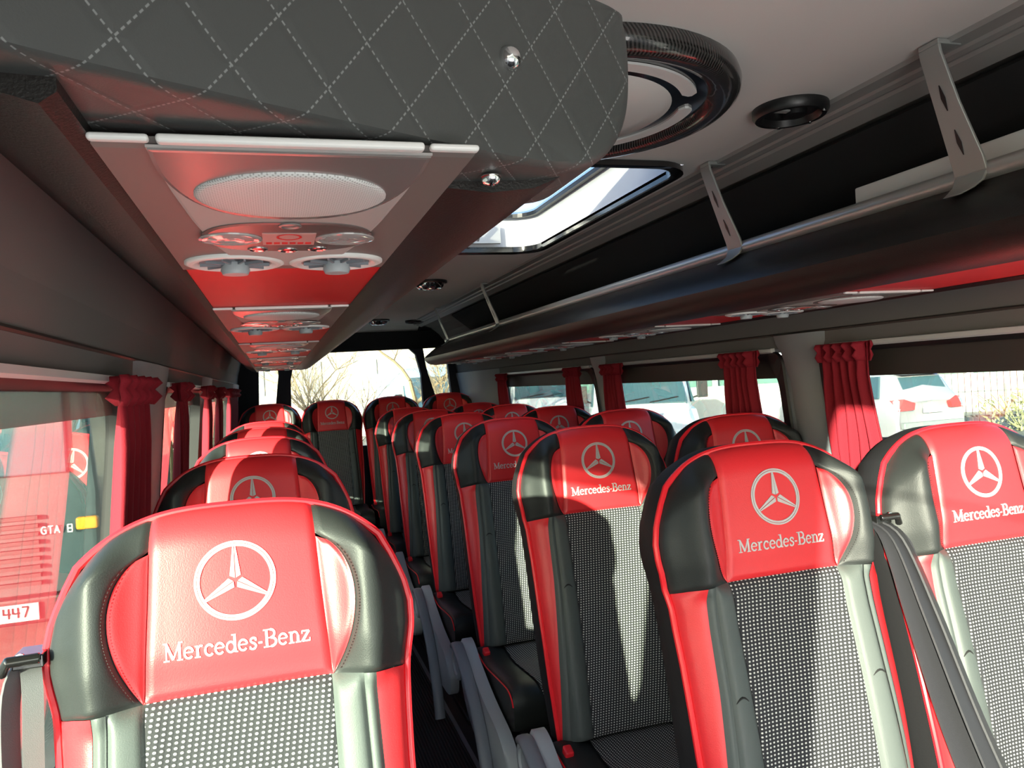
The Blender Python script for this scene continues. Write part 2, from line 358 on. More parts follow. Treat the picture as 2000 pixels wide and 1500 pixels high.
# side windows: seal, glass, shade band, pale strip
def rrect(a, b_, c, d, r, n=7):
    out = []
    for cx, cy, s in ((b_-r, d-r, 0), (a+r, d-r, 90), (a+r, c+r, 180), (b_-r, c+r, 270)):
        for k in range(n+1):
            t = radians(s+90*k/n); out.append((cx+r*cos(t), cy+r*sin(t)))
    return out
wn = 0
for side in (-1, 1):
    for i, (a, b_) in enumerate(WIN[side]):
        wn += 1
        if wn in (7,): pass
        name = 'window_%d' % (wn if wn < 7 else wn+4)
        P = lambda y, z, off: (wx(z, side)+off*side, y, z)
        if i == 0 and side < 0:
            g = MB(); pts = [(a, WZ0), (b_, WZ0), (b_, 0.045), (b_, 0.15), (b_, 0.30), (a, 0.30), (a, 0.15), (a, 0.045)]
            g.loft([[P(y, z, 0.020) for y, z in pts], [P(y, z, 0.023) for y, z in pts]]); struct(g.build(name, GLR, smooth=False)); continue
        inner = rrect(a+0.035, b_-0.035, WZ0+0.03, WZ1-0.012, 0.10); outer = rrect(a-0.012, b_+0.012, WZ0-0.012, WZ1+0.003, 0.035)
        mb = MB()
        mb.loft([[P(y, z, -0.004) for y, z in outer], [P(y, z, -0.010) for y, z in [((p[0]*0.9+q[0]*0.1), (p[1]*0.9+q[1]*0.1)) for p, q in zip(outer, inner)]],
                 [P(y, z, 0.0) for y, z in inner], [P(y, z, 0.04) for y, z in inner]], caps=False)
        root = mb.build(name, RUB, angle=50); struct(root)
        g = MB(); pts = [(a+0.03, WZ0+0.02), (b_-0.03, WZ0+0.02), (b_-0.03, WZ1-0.01), (a+0.03, WZ1-0.01)]
        g.add([P(y, z, 0.034) for y, z in pts]+[P(y, z, 0.037) for y, z in pts], [(0,1,2,3),(7,6,5,4),(0,4,5,1),(1,5,6,2),(2,6,7,3),(3,7,4,0)])
        g.build('glass', GLS if side > 0 else GLL, root, smooth=False)
        if i == 0: continue
        zb = -0.045 if side > 0 else -0.022
        g = MB(); pts = [(a+0.03, zb), (b_-0.03, zb), (b_-0.03, WZ1-0.008), (a+0.03, WZ1-0.008)]
        g.add([P(y, z, 0.026) for y, z in pts]+[P(y, z, 0.030) for y, z in pts], [(0,1,2,3),(7,6,5,4),(0,4,5,1),(1,5,6,2),(2,6,7,3),(3,7,4,0)])
        g.build('shade_band', SHD if side > 0 else FILM, root, smooth=False)
        g = MB(); g.loft([[(wx(z, side)+dx*side, yy, z) for dx, z in ((0.002, 0.050), (-0.014, 0.048), (-0.016, 0.038), (-0.004, 0.032), (0.002, 0.034))] for yy in (a+0.03, b_-0.05)])
        g.build('curtain_rail', WLW, root, smooth=False)
# ================================================================ curtains
def curtain(side, ya, yb, label, zb=-0.60, lean=0.0, n=5):
    t = thing('curtain', label, 'curtain', (wx(0.03, side)-0.035*side, (ya+yb)/2, 0.03), group=None)
    mb = MB(); cols = n*10; rows = 18; vs = []; fs = []
    for r in range(rows+1):
        k = r/rows; z = (zb-0.03)*k + (0.012 if r == 0 else 0)
        wdt = (yb-ya)*(1.0 - 0.10*smooth01(k*8)*(1-k))
        for c in range(cols+1):
            q = c/cols; amp = 0.014*(0.5+0.5*smooth01(k*6))
            x = amp*sin(2*pi*n*q + 0.6*sin(3*k+q*4)) - side*0.0
            x += side*interp([(0, 0), (0.62, 0.045)], -z)
            vs.append((x, (q-0.5)*wdt + lean*k + 0.006*sin(9*k+5*q), z))
    for r in range(rows):
        for c in range(cols):
            i = r*(cols+1)+c; fs.append((i, i+1, i+cols+2, i+cols+1))
    mb.add(vs, fs); o = mb.build('drape', CUR, t, angle=180)
    so_ = o.modifiers.new('s', 'SOLIDIFY'); so_.thickness = 0.002
    mb = MB(); pth = [(0.018*sin(2*pi*n*k/60)+0.004*cos(k), ((k/60)-0.5)*(yb-ya)*1.06, 0.0) for k in range(61)]
    mb.loft([[(x, y, 0.016) for x, y, z in pth], [(x*1.4, y, 0.006) for x, y, z in pth], [(x*0.7, y, -0.006) for x, y, z in pth], [(x*1.3, y, -0.02) for x, y, z in pth], [(x*0.6, y, -0.034) for x, y, z in pth]], closed=False, caps=False)
    o = mb.build('gathered_heading', CUR, t, angle=180); so_ = o.modifiers.new('s', 'SOLIDIFY'); so_.thickness = 0.003
    return t
curtain(1, 1.60, 1.775, 'wide red pleated curtain at the rear edge of the nearest right window', lean=-0.02)
curtain(1, 2.08, 2.26, 'red curtain at the nearer edge of the middle right window')
curtain(1, 3.07, 3.25, 'red curtain at the far edge of the middle right window')
curtain(1, 3.55, 3.73, 'red curtain at the nearer edge of the rearmost right window', n=4)
curtain(1, 4.82, 5.00, 'red curtain at the far edge of the rearmost right window', n=4)
curtain(-1, 1.38, 1.70, 'wide red curtain hanging at the rear edge of the nearest left window', lean=-0.03)
curtain(-1, 2.20, 2.37, 'red curtain just behind the first left pillar', n=4)
curtain(-1, 3.05, 3.22, 'red curtain at the far edge of the middle left window', n=4)
curtain(-1, 3.68, 3.86, 'red curtain at the nearer edge of the rearmost left window', n=4)
curtain(-1, 4.50, 5.45, 'drawn red curtain nearest the rear left corner of the cabin', n=14)  # drawn wide on purpose, to block the sun from the back row

# ================================================================ seats
SL = 0.815; REC = radians(10.5)
def c_top(x): return 0.10*(abs(x)/0.222)**3.2
XO = [(0, .188), (.012, .197), (.03, .207), (.06, .217), (.10, .2225), (.15, .222), (.20, .216), (.25, .2105), (.35, .2065), (.5, .205), (.65, .200), (.8, .190)]
HB = 0.232
XC = [(0, .100), (.12, .106), (.232, .113)]
XB = [(.20, .166), (.4, .170), (.6, .180), (.8, .186)]
def xo(t): return interp(XO, t)
def xc(t): return interp(XC, t)
def xwn(t):
    k = (t-0.048)/(HB-0.048)
    if k <= 0 or k >= 1: return xc(t)
    return xc(t) + 0.058*(k**0.45)*((1-k)**0.85)*1.62
def surfW(x, t):
    ax = abs(x); o = xo(t); hd = 1-smooth01((t-0.22)/0.04)
    w = 0.055
    ed = smooth01((o-ax)/0.05)*smooth01(t/0.05)
    w += hd*(ed*0.034*exp(-((ax-0.163)/0.032)**2) + 0.007*(1-min(1, ax/0.11)**2) - 0.008*smooth01((t-0.17)/0.06))
    lo = 1-hd
    w += lo*(ed*0.016*exp(-((ax-0.142)/0.036)**2) + 0.012*sin(pi*min(1, max(0, (t-0.3)/0.5))))
    e = max(0, min(1, (o-ax)/0.045)); e2 = (1-e)**2
    tt = max(0, min(1, t/0.055)); w -= 0.038*(1-sqrt(max(0, 1-e2-(1-tt)**2)))
    return w
def sp(x, t, dw=0.0, raw_v=False):                 # (lateral, down the back) -> seat-local point
    v_ = t if raw_v else t + c_top(x)*max(0, 1-t/0.30)**1.5
    w = surfW(x, t)+dw
    d = SL-v_
    return Vector((x, sin(REC)*d - cos(REC)*w, cos(REC)*d + sin(REC)*w)), v_
JZ = 0.43                                          # height of the back/cushion joint above the floor
def up(p): return Vector((p.x, p.y, p.z+JZ))
def spaced(n, k=0.6): return [(1-k)*i/n + k*0.5*(1-cos(pi*i/n)) for i in range(n+1)]
def region(name, m_, fa, fb, t0, t1, nx, nt_, parent, groove=0.006):
    mb = MB(); vs = []; uvs = []; fs = []
    for tk in spaced(nt_):
        t = t0+(t1-t0)*tk; a = fa(t); b_ = fb(t)
        for s in spaced(nx):
            x = a+(b_-a)*s; d = min(abs(x-a), abs(b_-x), abs(t1-t))
            if t0 > 0: d = min(d, abs(t-t0))
            p, v_ = sp(x, t, -groove*exp(-(d/0.0045)**2)); vs.append(up(p)); uvs.append((x, v_))
    for j in range(nt_):
        for i in range(nx):
            k = j*(nx+1)+i; fs.append((k, k+nx+1, k+nx+2, k+1))
    mb.add(vs, fs)
    o = mb.build(name, m_, parent, angle=180, uv=lambda c, i: uvs[i])
    return o
# --- embroidered glyphs: strokes of (points, widths), cap height 1
def arc(cx, cy, rx, ry, a0, a1, n=14): return [(cx+rx*cos(radians(a0+(a1-a0)*k/n)), cy+ry*sin(radians(a0+(a1-a0)*k/n))) for k in range(n+1)]
T, K, SR = 0.09, 0.155, 0.07
G = {
 'M': (1.10, [([(.17, 0), (.17, 1)], T), ([(.17, .95), (.54, .08)], K), ([(.54, .08), (.90, .95)], T), ([(.90, 0), (.90, 1)], K), ([(0, .035), (.34, .035)], SR), ([(.74, .035), (1.08, .035)], SR), ([(0, .965), (.22, .965)], SR), ([(.86, .965), (1.08, .965)], SR)]),
 'e': (.62, [(arc(.30, .34, .235, .29, 8, 320, 20), 0.12), ([(.08, .37), (.53, .37)], SR)]),
 'r': (.52, [([(.17, 0), (.17, .62)], K), ([(0, .035), (.34, .035)], SR), ([(.02, .63), (.20, .63)], SR), (arc(.36, .36, .19, .27, 165, 60, 8), 0.12)]),
 'c': (.58, [(arc(.31, .34, .235, .29, 48, 318, 18), 0.125), ([(.44, .56), (.50, .48)], .12)]),
 'd': (.70, [(arc(.30, .33, .225, .28, 0, 360, 22), 0.12), ([(.54, .03), (.54, 1.0)], K), ([(.36, .97), (.56, .97)], SR), ([(.54, .035), (.70, .035)], SR)]),
 's': (.50, [(catmull([(.42, .50, 0), (.36, .62, 0), (.20, .63, 0), (.11, .52, 0), (.18, .41, 0), (.33, .32, 0), (.41, .20, 0), (.33, .06, 0), (.16, .04, 0), (.07, .15, 0)], 4), 0.12), ([(.42, .64), (.42, .46)], SR), ([(.07, .03), (.07, .2)], SR)]),
 '-': (.34, [([(.05, .33), (.29, .33)], .11)]),
 'B': (.84, [([(.20, 0), (.20, 1)], K), ([(0, .035), (.45, .035)], SR), ([(0, .965), (.45, .965)], SR), ([(.2, .52), (.45, .52)], SR), (arc(.42, .745, .24, .22, 90, -90, 10), 0.13), (arc(.44, .28, .29, .245, 90, -90, 10), 0.14)]),
 'n': (.74, [([(.17, 0), (.17, .63)], K), ([(0, .035), (.34, .035)], SR), ([(.02, .63), (.2, .63)], SR), (arc(.36, .40, .19, .23, 165, 0, 10), 0.11), ([(.56, .42), (.56, 0)], K), ([(.40, .035), (.74, .035)], SR)]),
 'z': (.58, [([(.06, .60), (.50, .60)], SR+.02), ([(.49, .60), (.07, .04)], K), ([(.05, .04), (.53, .04)], SR+.02), ([(.07, .62), (.07, .45)], SR), ([(.52, .02), (.52, .20)], SR)]),
}
def ribbon(pts, w, step=0.25):
    P = [Vector((p[0], p[1], 0)) for p in pts]; Q = [P[0]]
    for a, b_ in zip(P, P[1:]):
        n = max(1, int((b_-a).length/step))
        for k in range(1, n+1): Q.append(a+(b_-a)*k/n)
    vs = []; fs = []
    for i, p in enumerate(Q):
        t = (Q[min(i+1, len(Q)-1)]-Q[max(i-1, 0)]).normalized(); nn = Vector((-t.y, t.x, 0))*w/2
        vs += [p+nn, p-nn]
    for i in range(len(Q)-1): fs.append((2*i, 2*i+1, 2*i+3, 2*i+2))
    return vs, fs
def on_seat(mb, vs, fs, lift):                      # vs given as (x, v) on the headrest; a raised pad with its own thickness
    top = []; bot = []
    for x, v_ in vs:
        t = v_-0.0
        for _ in range(4): t = v_ - c_top(x)*max(0, 1-t/0.30)**1.5
        top.append(up(sp(x, t, lift)[0])); bot.append(up(sp(x, t, -0.001)[0]))
    n = len(vs); ed = {}
    for f in fs:
        for a, b_ in zip(f, f[1:]+f[:1]): ed[(a, b_)] = 1
    sides = [(a, a+n, b_+n, b_) for (a, b_) in ed if (b_, a) not in ed]
    mb.add(top+bot, list(fs)+[tuple(i+n for i in reversed(f)) for f in fs]+sides)
def lettering(text, x0, vbase, size, width):
    tot = sum(G[c][0] for c in text); sx = width/tot; x = x0; out = MB()
    for c in text:
        adv, strokes = G[c]
        for pts, w in strokes:
            vs, fs = ribbon(pts, w)
            on_seat(out, [(x+p.x*sx, vbase-p.y*size) for p in vs], fs, 0.0010+0.0002*(len(out.v) % 3))
        x += adv*sx
    return out
def emblem(cx, cv, R):
    out = MB(); N = 72
    for r0, r1 in ((R*0.945, R), (R*0.86, R*0.93)):
        vs = []; fs = []
        for k in range(N):
            a = 2*pi*k/N; vs += [(cx+r0*cos(a), cv-r0*sin(a)), (cx+r1*cos(a), cv-r1*sin(a))]
        for k in range(N): j = (k+1) % N; fs.append((2*k, 2*k+1, 2*j+1, 2*j))
        on_seat(out, vs, fs, 0.0016)
    for a in (90, 210, 330):
        ux, uy = cos(radians(a)), sin(radians(a)); px, py = -uy, ux
        def q(r, s): return (cx+ux*r+px*s, cv-(uy*r+py*s))
        rt = R*0.88
        on_seat(out, [q(R*.06, R*.012), q(R*.12, R*.135), q(rt, R*.035), q(rt, R*.008)], [(0,1,2,3)], 0.0020)
        on_seat(out, [q(R*.06, -R*.012), q(rt, -R*.008), q(rt, -R*.035), q(R*.12, -R*.135)], [(0,1,2,3)], 0.0014)
    return out
def outline(n=60):
    pts = []
    for k in range(n+1):
        x = -xo(0)+2*xo(0)*k/n; pts.append((x, 0.0))
    right = [(xo(t), t) for t in [0.8*j/40 for j in range(1, 41)]]
    left = [(-a, t) for a, t in reversed(right)]
    return left, pts, right
def make_seat():
    root = thing('passenger_seat', 'seat', 'seat')
    left, top, right = outline()
    loopP = left+top+right
    edge = [sp(x, t)[0] for x, t in loopP]
    # shell
    def ring(f, w, dz=0.0):
        out = []
        for x, t in loopP:
            v_ = t + c_top(x)*max(0, 1-t/0.30)**1.5; v2 = 0.40+(v_-0.40)*(f if v_ < .6 else 1); d = SL-v2
            out.append(up(Vector((x*f, sin(REC)*d-cos(REC)*w, cos(REC)*d+sin(REC)*w))))
        return out
    mb = MB(); mb.loft([[up(p) for p in edge], ring(1.012, 0.005), ring(1.018, -0.020), ring(1.005, -0.048), ring(0.93, -0.066), ring(0.7, -0.072)], caps=True)
    mb.build('back_shell', SHL, root, angle=50)
    mb = MB(); mb.tube([up(p)+Vector((0, -0.003, 0)) for p in [sp(x*1.008, t)[0] for x, t in loopP]], 0.0056, 8)
    mb.build('piping', PIP, root)
    region('headrest_panel', RED, lambda t: -xc(t), lambda t: xc(t), 0.0, HB, 30, 36, root)
    for s in (-1, 1):
        region('headrest_wing', BLK, lambda t: s*xwn(t), lambda t: s*xo(t), 0.0, HB, 18, 44, root)
        region('wing_insert', RED, lambda t: s*xc(t), lambda t: s*xwn(t), 0.048, HB, 12, 30, root, 0.004)
        # stitching beside the insert
        mb = MB(); pts = [(s*(xwn(t)+0.0045), t) for t in [0.055+(HB-0.06)*k/80 for k in range(81)]]
        for k in range(0, 80, 2):
            a = up(sp(*pts[k], 0.0008)[0]); b_ = up(sp(*pts[k+1], 0.0008)[0]); mb.tube([a, b_], 0.0006, 4)
        mb.build('wing_stitching', STI, root)
    region('centre_cloth', FAB, lambda t: -0.111, lambda t: 0.111, HB, 0.80, 18, 44, root, 0.005)
    for s in (-1, 1):
        region('side_bolster', BOL, lambda t: s*0.111, lambda t: s*(interp(XB, t)-0.016), HB, 0.80, 12, 40, root)
        region('bolster_edge', BOL, lambda t: s*(interp(XB, t)-0.016), lambda t: s*interp(XB, t), HB, 0.80, 8, 40, root, 0.004)
        region('red_side_strip', RED, lambda t: s*interp(XB, t), lambda t: s*xo(t), HB, 0.80, 6, 40, root, 0.003)
    o = emblem(0.0, 0.098, 0.0495).build('embroidered_emblem', THR, root, smooth=False, uv=lambda c, i: (c.x, c.z)); o['label'] = 'silver embroidered three-pointed star in a ring'
    o = lettering('Mercedes-Benz', -0.088, 0.1865, 0.0225, 0.176).build('embroidered_lettering', THR, root, smooth=False, uv=lambda c, i: (c.x, c.z)); o['label'] = 'silver embroidered lettering reading Mercedes-Benz'
    # cushion
    mb = MB(); prof = catmull([(0, 0.02, -0.02), (0, -0.03, 0.012), (0, -0.15, 0.000), (0, -0.30, 0.012), (0, -0.41, 0.018), (0, -0.455, -0.01), (0, -0.46, -0.06), (0, -0.44, -0.105), (0, -0.30, -0.12), (0, 0.0, -0.11), (0, 0.02, -0.06)], 4)[:-1]
    loops = []
    for x, f, dz in ((-.212, .80, 0), (-.215, .90, .004), (-.205, .97, .012), (-.17, 1, .014), (-.13, 1, .004), (-.122, 1, -.002), (.122, 1, -.002), (.13, 1, .004), (.17, 1, .014), (.205, .97, .012), (.215, .90, .004), (.212, .80, 0)):
        loops.append([(x, -0.21+(p.y+0.21)*(0.97+0.03*f), JZ-0.05+(p.z+0.05)*f+(dz if p.z > -0.03 else 0)) for p in prof])
    mb.loft(loops); cu = mb.build('seat_cushion', BLK, root, angle=60)
    mb = MB(); vs = []; uvs = []; fs = []; top = [p for p in prof if p.z > -0.03 and p.y < 0.01]
    for j, p in enumerate(top):
        for i in range(13):
            x = -.118+.236*i/12; vs.append((x, p.y, JZ+p.z+0.003)); uvs.append((x, p.y))
    for j in range(len(top)-1):
        for i in range(12): k = j*13+i; fs.append((k, k+1, k+14, k+13))
    mb.add(vs, fs); mb.build('cushion_cloth', FAB, cu, angle=180, uv=lambda c, i: uvs[i])
    mb = MB(); mb.tube([(-.216, p.y, JZ+p.z*0.9-0.002) for p in top], 0.0025, 6); mb.build('cushion_piping', PIP, cu)
    # pedestal
    mb = MB(); mb.box((0, -0.20, JZ-0.15), (0.36, 0.36, 0.05)); mb.box((-0.12, -0.20, (JZ-0.17)/2), (0.04, 0.30, JZ-0.17)); mb.box((0.12, -0.20, (JZ-0.17)/2), (0.04, 0.30, JZ-0.17))
    mb.box((0, -0.20, 0.012), (0.34, 0.40, 0.024))
    mb.build('pedestal', PLB, root, bevel=0.006, smooth=False)
    # bright red release tabs where the back meets the cushion
    for s in (-1,):
        mb = MB(); mb.box((s*0.195, -0.085, JZ+0.012), (0.022, 0.03, 0.045), Matrix.Rotation(0.35, 3, 'X')); mb.build('release_tab', PIP, root, bevel=0.005, smooth=False)
    # moulded creases of the bolsters
    for s in (-1, 1):
        mb = MB(); pts = [up(sp(s*(0.150-0.025*k/6), 0.42-0.008*sin(pi*k/6), 0.0002)[0]) for k in range(7)]
        mb.tube(pts, [0.0004+0.0016*sin(pi*k/6) for k in range(7)], 6); mb.build('bolster_seam', STI, root)
    return root
def strap(mb, pts, w, wv, th=0.0018, k=6):
    P = catmull(pts, k); wv = Vector(wv).normalized()
    loops = []
    for i, p in enumerate(P):
        t = (P[min(i+1, len(P)-1)]-P[max(i-1, 0)]).normalized(); a = (wv - t*wv.dot(t)).normalized(); b_ = t.cross(a)
        loops.append([p+a*w/2+b_*th, p+a*w/2-b_*th, p-a*w/2-b_*th, p-a*w/2+b_*th])
    mb.loft(loops)
def add_belt(root, side):
    s = side; g, _ = sp(s*0.20, 0.17); g = up(g)
    gx = Vector((s*0.243, g.y+0.035, g.z+0.02))
    mb = MB(); mb.box(gx+Vector((-.004*s, 0, 0.004)), (0.034, 0.045, 0.016)); mb.tube([gx+Vector((-0.02*s, -.03, .01)), gx+Vector((0.012*s, -.038, .012)), gx+Vector((0.022*s, -0.03, -0.004))], 0.007, 8)
    gd = mb.build('belt_guide', mat('gloss_black', (0.01, 0.01, 0.01), 0.12, coat=1), root, bevel=0.005, smooth=False)
    mb = MB(); mb.lathe([(0.0, -0.001), (0.007, 0), (0.007, 0.003), (0.0, 0.004)], gx+Vector((0.0, -0.034, 0.012)), 'Y', 12); mb.build('chrome_pin', CHR, gd)
    if s > 0:
        for k, (dx, dy, w, wv) in enumerate(((-.012, -.02, .050, (1, .15, 0)), (.004, -.05, .050, (1, .5, 0)), (.020, -.01, .048, (1, .1, 0)), (.034, -.03, .046, (.8, .7, 0)))):
            mb = MB()
            strap(mb, [gx+Vector((dx*.3, 0, 0)), gx+Vector((dx*.6, -.035+dy*.3, -.03)), gx+Vector((.010+dx, -.07+dy*.6, -.16)), gx+Vector((.022+dx*1.3, -.12+dy, -.34)), gx+Vector((.045+dx*1.6, -.20+dy*1.2, -.56)), gx+Vector((.055+dx*1.6, -.24+dy*1.2, -.68))], w, wv)
            mb.build('belt_strap', WEB, root, angle=30)
        mb = MB(); c = gx+Vector((.038, -.10, -.26)); mb.box(c, (0.05, 0.010, 0.012), Matrix.Rotation(0.25, 3, 'Y')); mb.box(c+Vector((0, 0, -.022)), (0.03, 0.006, 0.03), Matrix.Rotation(0.25, 3, 'Y')); mb.build('belt_tongue', CHR, root, bevel=0.003, smooth=False)
    else:
        mb = MB()
        strap(mb, [gx, gx+Vector((-.014, -.025, -.03)), gx+Vector((-.018, -.03, -.15)), gx+Vector((-.020, -.03, -.35)), gx+Vector((-.018, -.04, -.6))], 0.024, (.6, .8, 0))
        mb.build('belt_strap', mat('belt_webbing_grey', (0.10, 0.10, 0.105), 0.6, bump=0.3, bscale=1500), root, angle=30)
        mb = MB()
        strap(mb, [gx, gx+Vector((.010, -.03, -.03)), gx+Vector((.008, -.04, -.15)), gx+Vector((.008, -.05, -.35)), gx+Vector((.008, -.06, -.6))], 0.022, (1, .4, 0))
        mb.build('belt_strap', mat('belt_webbing_grey', (0.10, 0.10, 0.105), 0.6), root, angle=30)
def add_armrest(root):
    X = -0.262
    mb = MB(); P = catmull([(0, .05, JZ-.02), (0, .02, JZ+.045), (0, -.04, JZ+.042), (0, -.12, JZ+.0), (0, -.28, JZ-.06), (0, -.44, JZ-.10), (0, -.51, JZ-.15), (0, -.51, JZ-.23), (0, -.44, JZ-.27), (0, -.25, JZ-.27), (0, -.06, JZ-.22), (0, .04, JZ-.12), (0, .05, JZ-.02)], 4)[:-1]
    mb.loft([[(X+.040, p.y, p.z) for p in P], [(X+.008, p.y, p.z) for p in P], [(X+.000, -.2+(p.y+.2)*.96, JZ-.06+(p.z-JZ+.06)*.93) for p in P]])
    cv = mb.build('side_cover', GRP, root, angle=50); 
    mb = MB(); mb.lathe([(0.055, 0.0), (0.058, -0.006), (0.058, -0.040), (0.052, -0.046), (0.040, -0.046), (0.036, -0.040), (0.0, -0.038)], (X+.02, 0.0, JZ-.03), 'X', 28); mb.build('pivot_hub', GRP, cv)
    mb = MB(); mb.box((X-.0015, -.10, JZ-.15), (.002, .032, .026), Matrix.Rotation(0.5, 3, 'X')); mb.build('care_sticker', WPP, cv, smooth=False)
    mb = MB(); pts = catmull([(X-.018, .01, JZ+.03), (X-.02, -.04, JZ+.035), (X-.02, -.16, JZ-.02), (X-.02, -.29, JZ-.13), (X-.02, -.37, JZ-.27), (X-.02, -.40, JZ-.38)], 6)
    loops = []
    for i, p in enumerate(pts):
        t = (pts[min(i+1, len(pts)-1)]-pts[max(i-1, 0)]).normalized(); a = Vector((1, 0, 0)); b_ = t.cross(a); w = .021; h = .012
        loops.append([p+a*w*cos(q)*(abs(cos(q))**-.4 if abs(cos(q)) > .05 else 1)+b_*h*sin(q) for q in [2*pi*k/12 for k in range(12)]])
    mb.loft(loops); mb.build('folded_armrest', GRD, root, angle=60)
seat0 = make_seat()
seatR = copy_tree(seat0); add_belt(seatR, 1); add_armrest(seatR)
seatL = copy_tree(seat0); add_belt(seatL, -1)
used = set()
def place(proto, X, ylogo, zt, label, group, rz=0.0):
    o = proto if proto.name not in used else copy_tree(proto)
    used.add(proto.name)
    o.location = (X, ylogo-0.075, FLOOR+zt); o['label'] = label; o['category'] = 'seat'; o['group'] = group; o.rotation_euler = (0, 0, rz)
    return o
gl = 'single seats along the left wall'; gi = 'aisle seats of the right-hand pairs'; gw = 'window seats of the right-hand pairs'; gb = 'back row seats'
for k, (y, lb) in enumerate(((1.05, 'large foreground seat at lower left, its lettering wholly in view'), (1.87, 'single left seat directly behind the foreground left one'), (2.66, 'third single seat from the front along the left wall'), (3.45, 'fourth single seat from the front along the left wall'), (4.22, 'rearmost single left seat, only a sliver in front of the back row'))):
    place(seatL, -0.062, y, 0.0, lb, gl)
for k, (y, lb) in enumerate(((1.17, 'foremost aisle seat on the right with bundled black belts beside it'), (1.95, 'second aisle seat on the right, long shadow across its dotted cloth'), (2.72, 'third aisle seat on the right, between two grey armrest covers'), (3.50, 'fourth aisle seat from the front on the right'), (4.27, 'fifth aisle seat from the front on the right'), (5.03, 'rearmost aisle seat of the right-hand pairs, before the back row'))):
    place(seatR, 0.835, y, 0.0, lb, gi)
for k, (y, lb) in enumerate(((1.17, 'sunlit window seat at the right edge of the view, cut by the frame'), (1.95, 'second window seat on the right, beside the wide grey pillar'), (2.72, 'third window seat on the right, below the middle window'), (3.50, 'fourth window seat on the right by the pillar before the rearmost window'), (4.27, 'fifth window seat on the right, low under the rearmost window'), (5.03, 'rearmost window seat of the pairs, just showing its red top'))):
    place(seat0, 1.308, y, 0.0, lb, gw)
for X, lb in ((-0.045, 'back row seat at the left end, by the narrow rear left window'), (0.40, 'back row seat at the end of the aisle, in shade'), (0.86, 'back row seat second from the right, against the wide rear window'), (1.31, 'back row seat in the rear right corner, darkest of all')):
    place(seat0, X, 5.93, 0.07, lb, gb)

# ================================================================ luggage racks
def rack(side, zoff, y0, y1, label, fs=0.0):
    mx = lambda x: x if side > 0 else 2*CX-x
    t = thing('luggage_rack', label, 'luggage rack', (mx(1.2), y0, 0.2+zoff), group=None)
    ox, oy, oz = t.location
    def L(pts): return [(mx(x)-ox, z+zoff-oz) for x, z in pts]
    a, b_ = 0.0, y1-y0
    front = [(1.112, .292), (1.085, .272), (1.045, .252), (1.0, .228), (0.970, .208), (0.957, .192), (0.961, .173), (0.978, .156), (1.00, .147), (1.035, .143), (1.068, .146), (1.068, .154), (1.03, .153), (1.0, .158), (.984, .17), (.974, .19), (.985, .205), (1.01, .222), (1.05, .244), (1.09, .264), (1.122, .284)]
    mb = MB(); mb.prism(L(front), a+fs, b_); mb.build('padded_front', VIN, t, angle=50)
    mb = MB(); mb.prism(L([(1.288, .146), (1.296, .140), (1.33, .150), (1.36, .172), (1.352, .178), (1.36, .184), (1.40, .212), (1.437, .246), (1.437, .256), (1.30, .165), (1.288, .154)]), a, b_); mb.build('wall_side_panel', VIN, t, angle=40)
    mb = MB(); mb.prism(L([(1.0, .200), (1.42, .232), (1.42, .238), (1.0, .206)]), a+fs, b_); mb.build('tray', CRP, t, smooth=False)
    mb = MB(); mb.prism(L([(1.068, .1475), (1.29, .1475), (1.29, .155), (1.068, .155)]), a+fs*.6, b_); mb.build('underside_panel', REP, t, smooth=False)
    mb = MB(); mb.prism(L([(1.155, .470), (1.435, .248), (1.445, .255), (1.165, .480)]), a+fs, b_); mb.build('carpet_lining', CRP, t, smooth=False)
    mb = MB(); mb.tube([(mx(1.117)-ox, a+fs, .304+zoff-oz), (mx(1.117)-ox, b_+0.01, .304+zoff-oz)], 0.0170, 16); mb.build('tubular_rail', BRS, t)
    mb = MB(); sec = [(0.960, .20), (.975, .158), (1.03, .145), (1.29, .148), (1.43, .248), (1.40, .25), (1.12, .295), (1.03, .255)]
    mb.prism(L(sec), b_-0.004, b_); mb.build('end_plate', PLB, t, smooth=False)
    return t, mx, (ox, oy, oz)
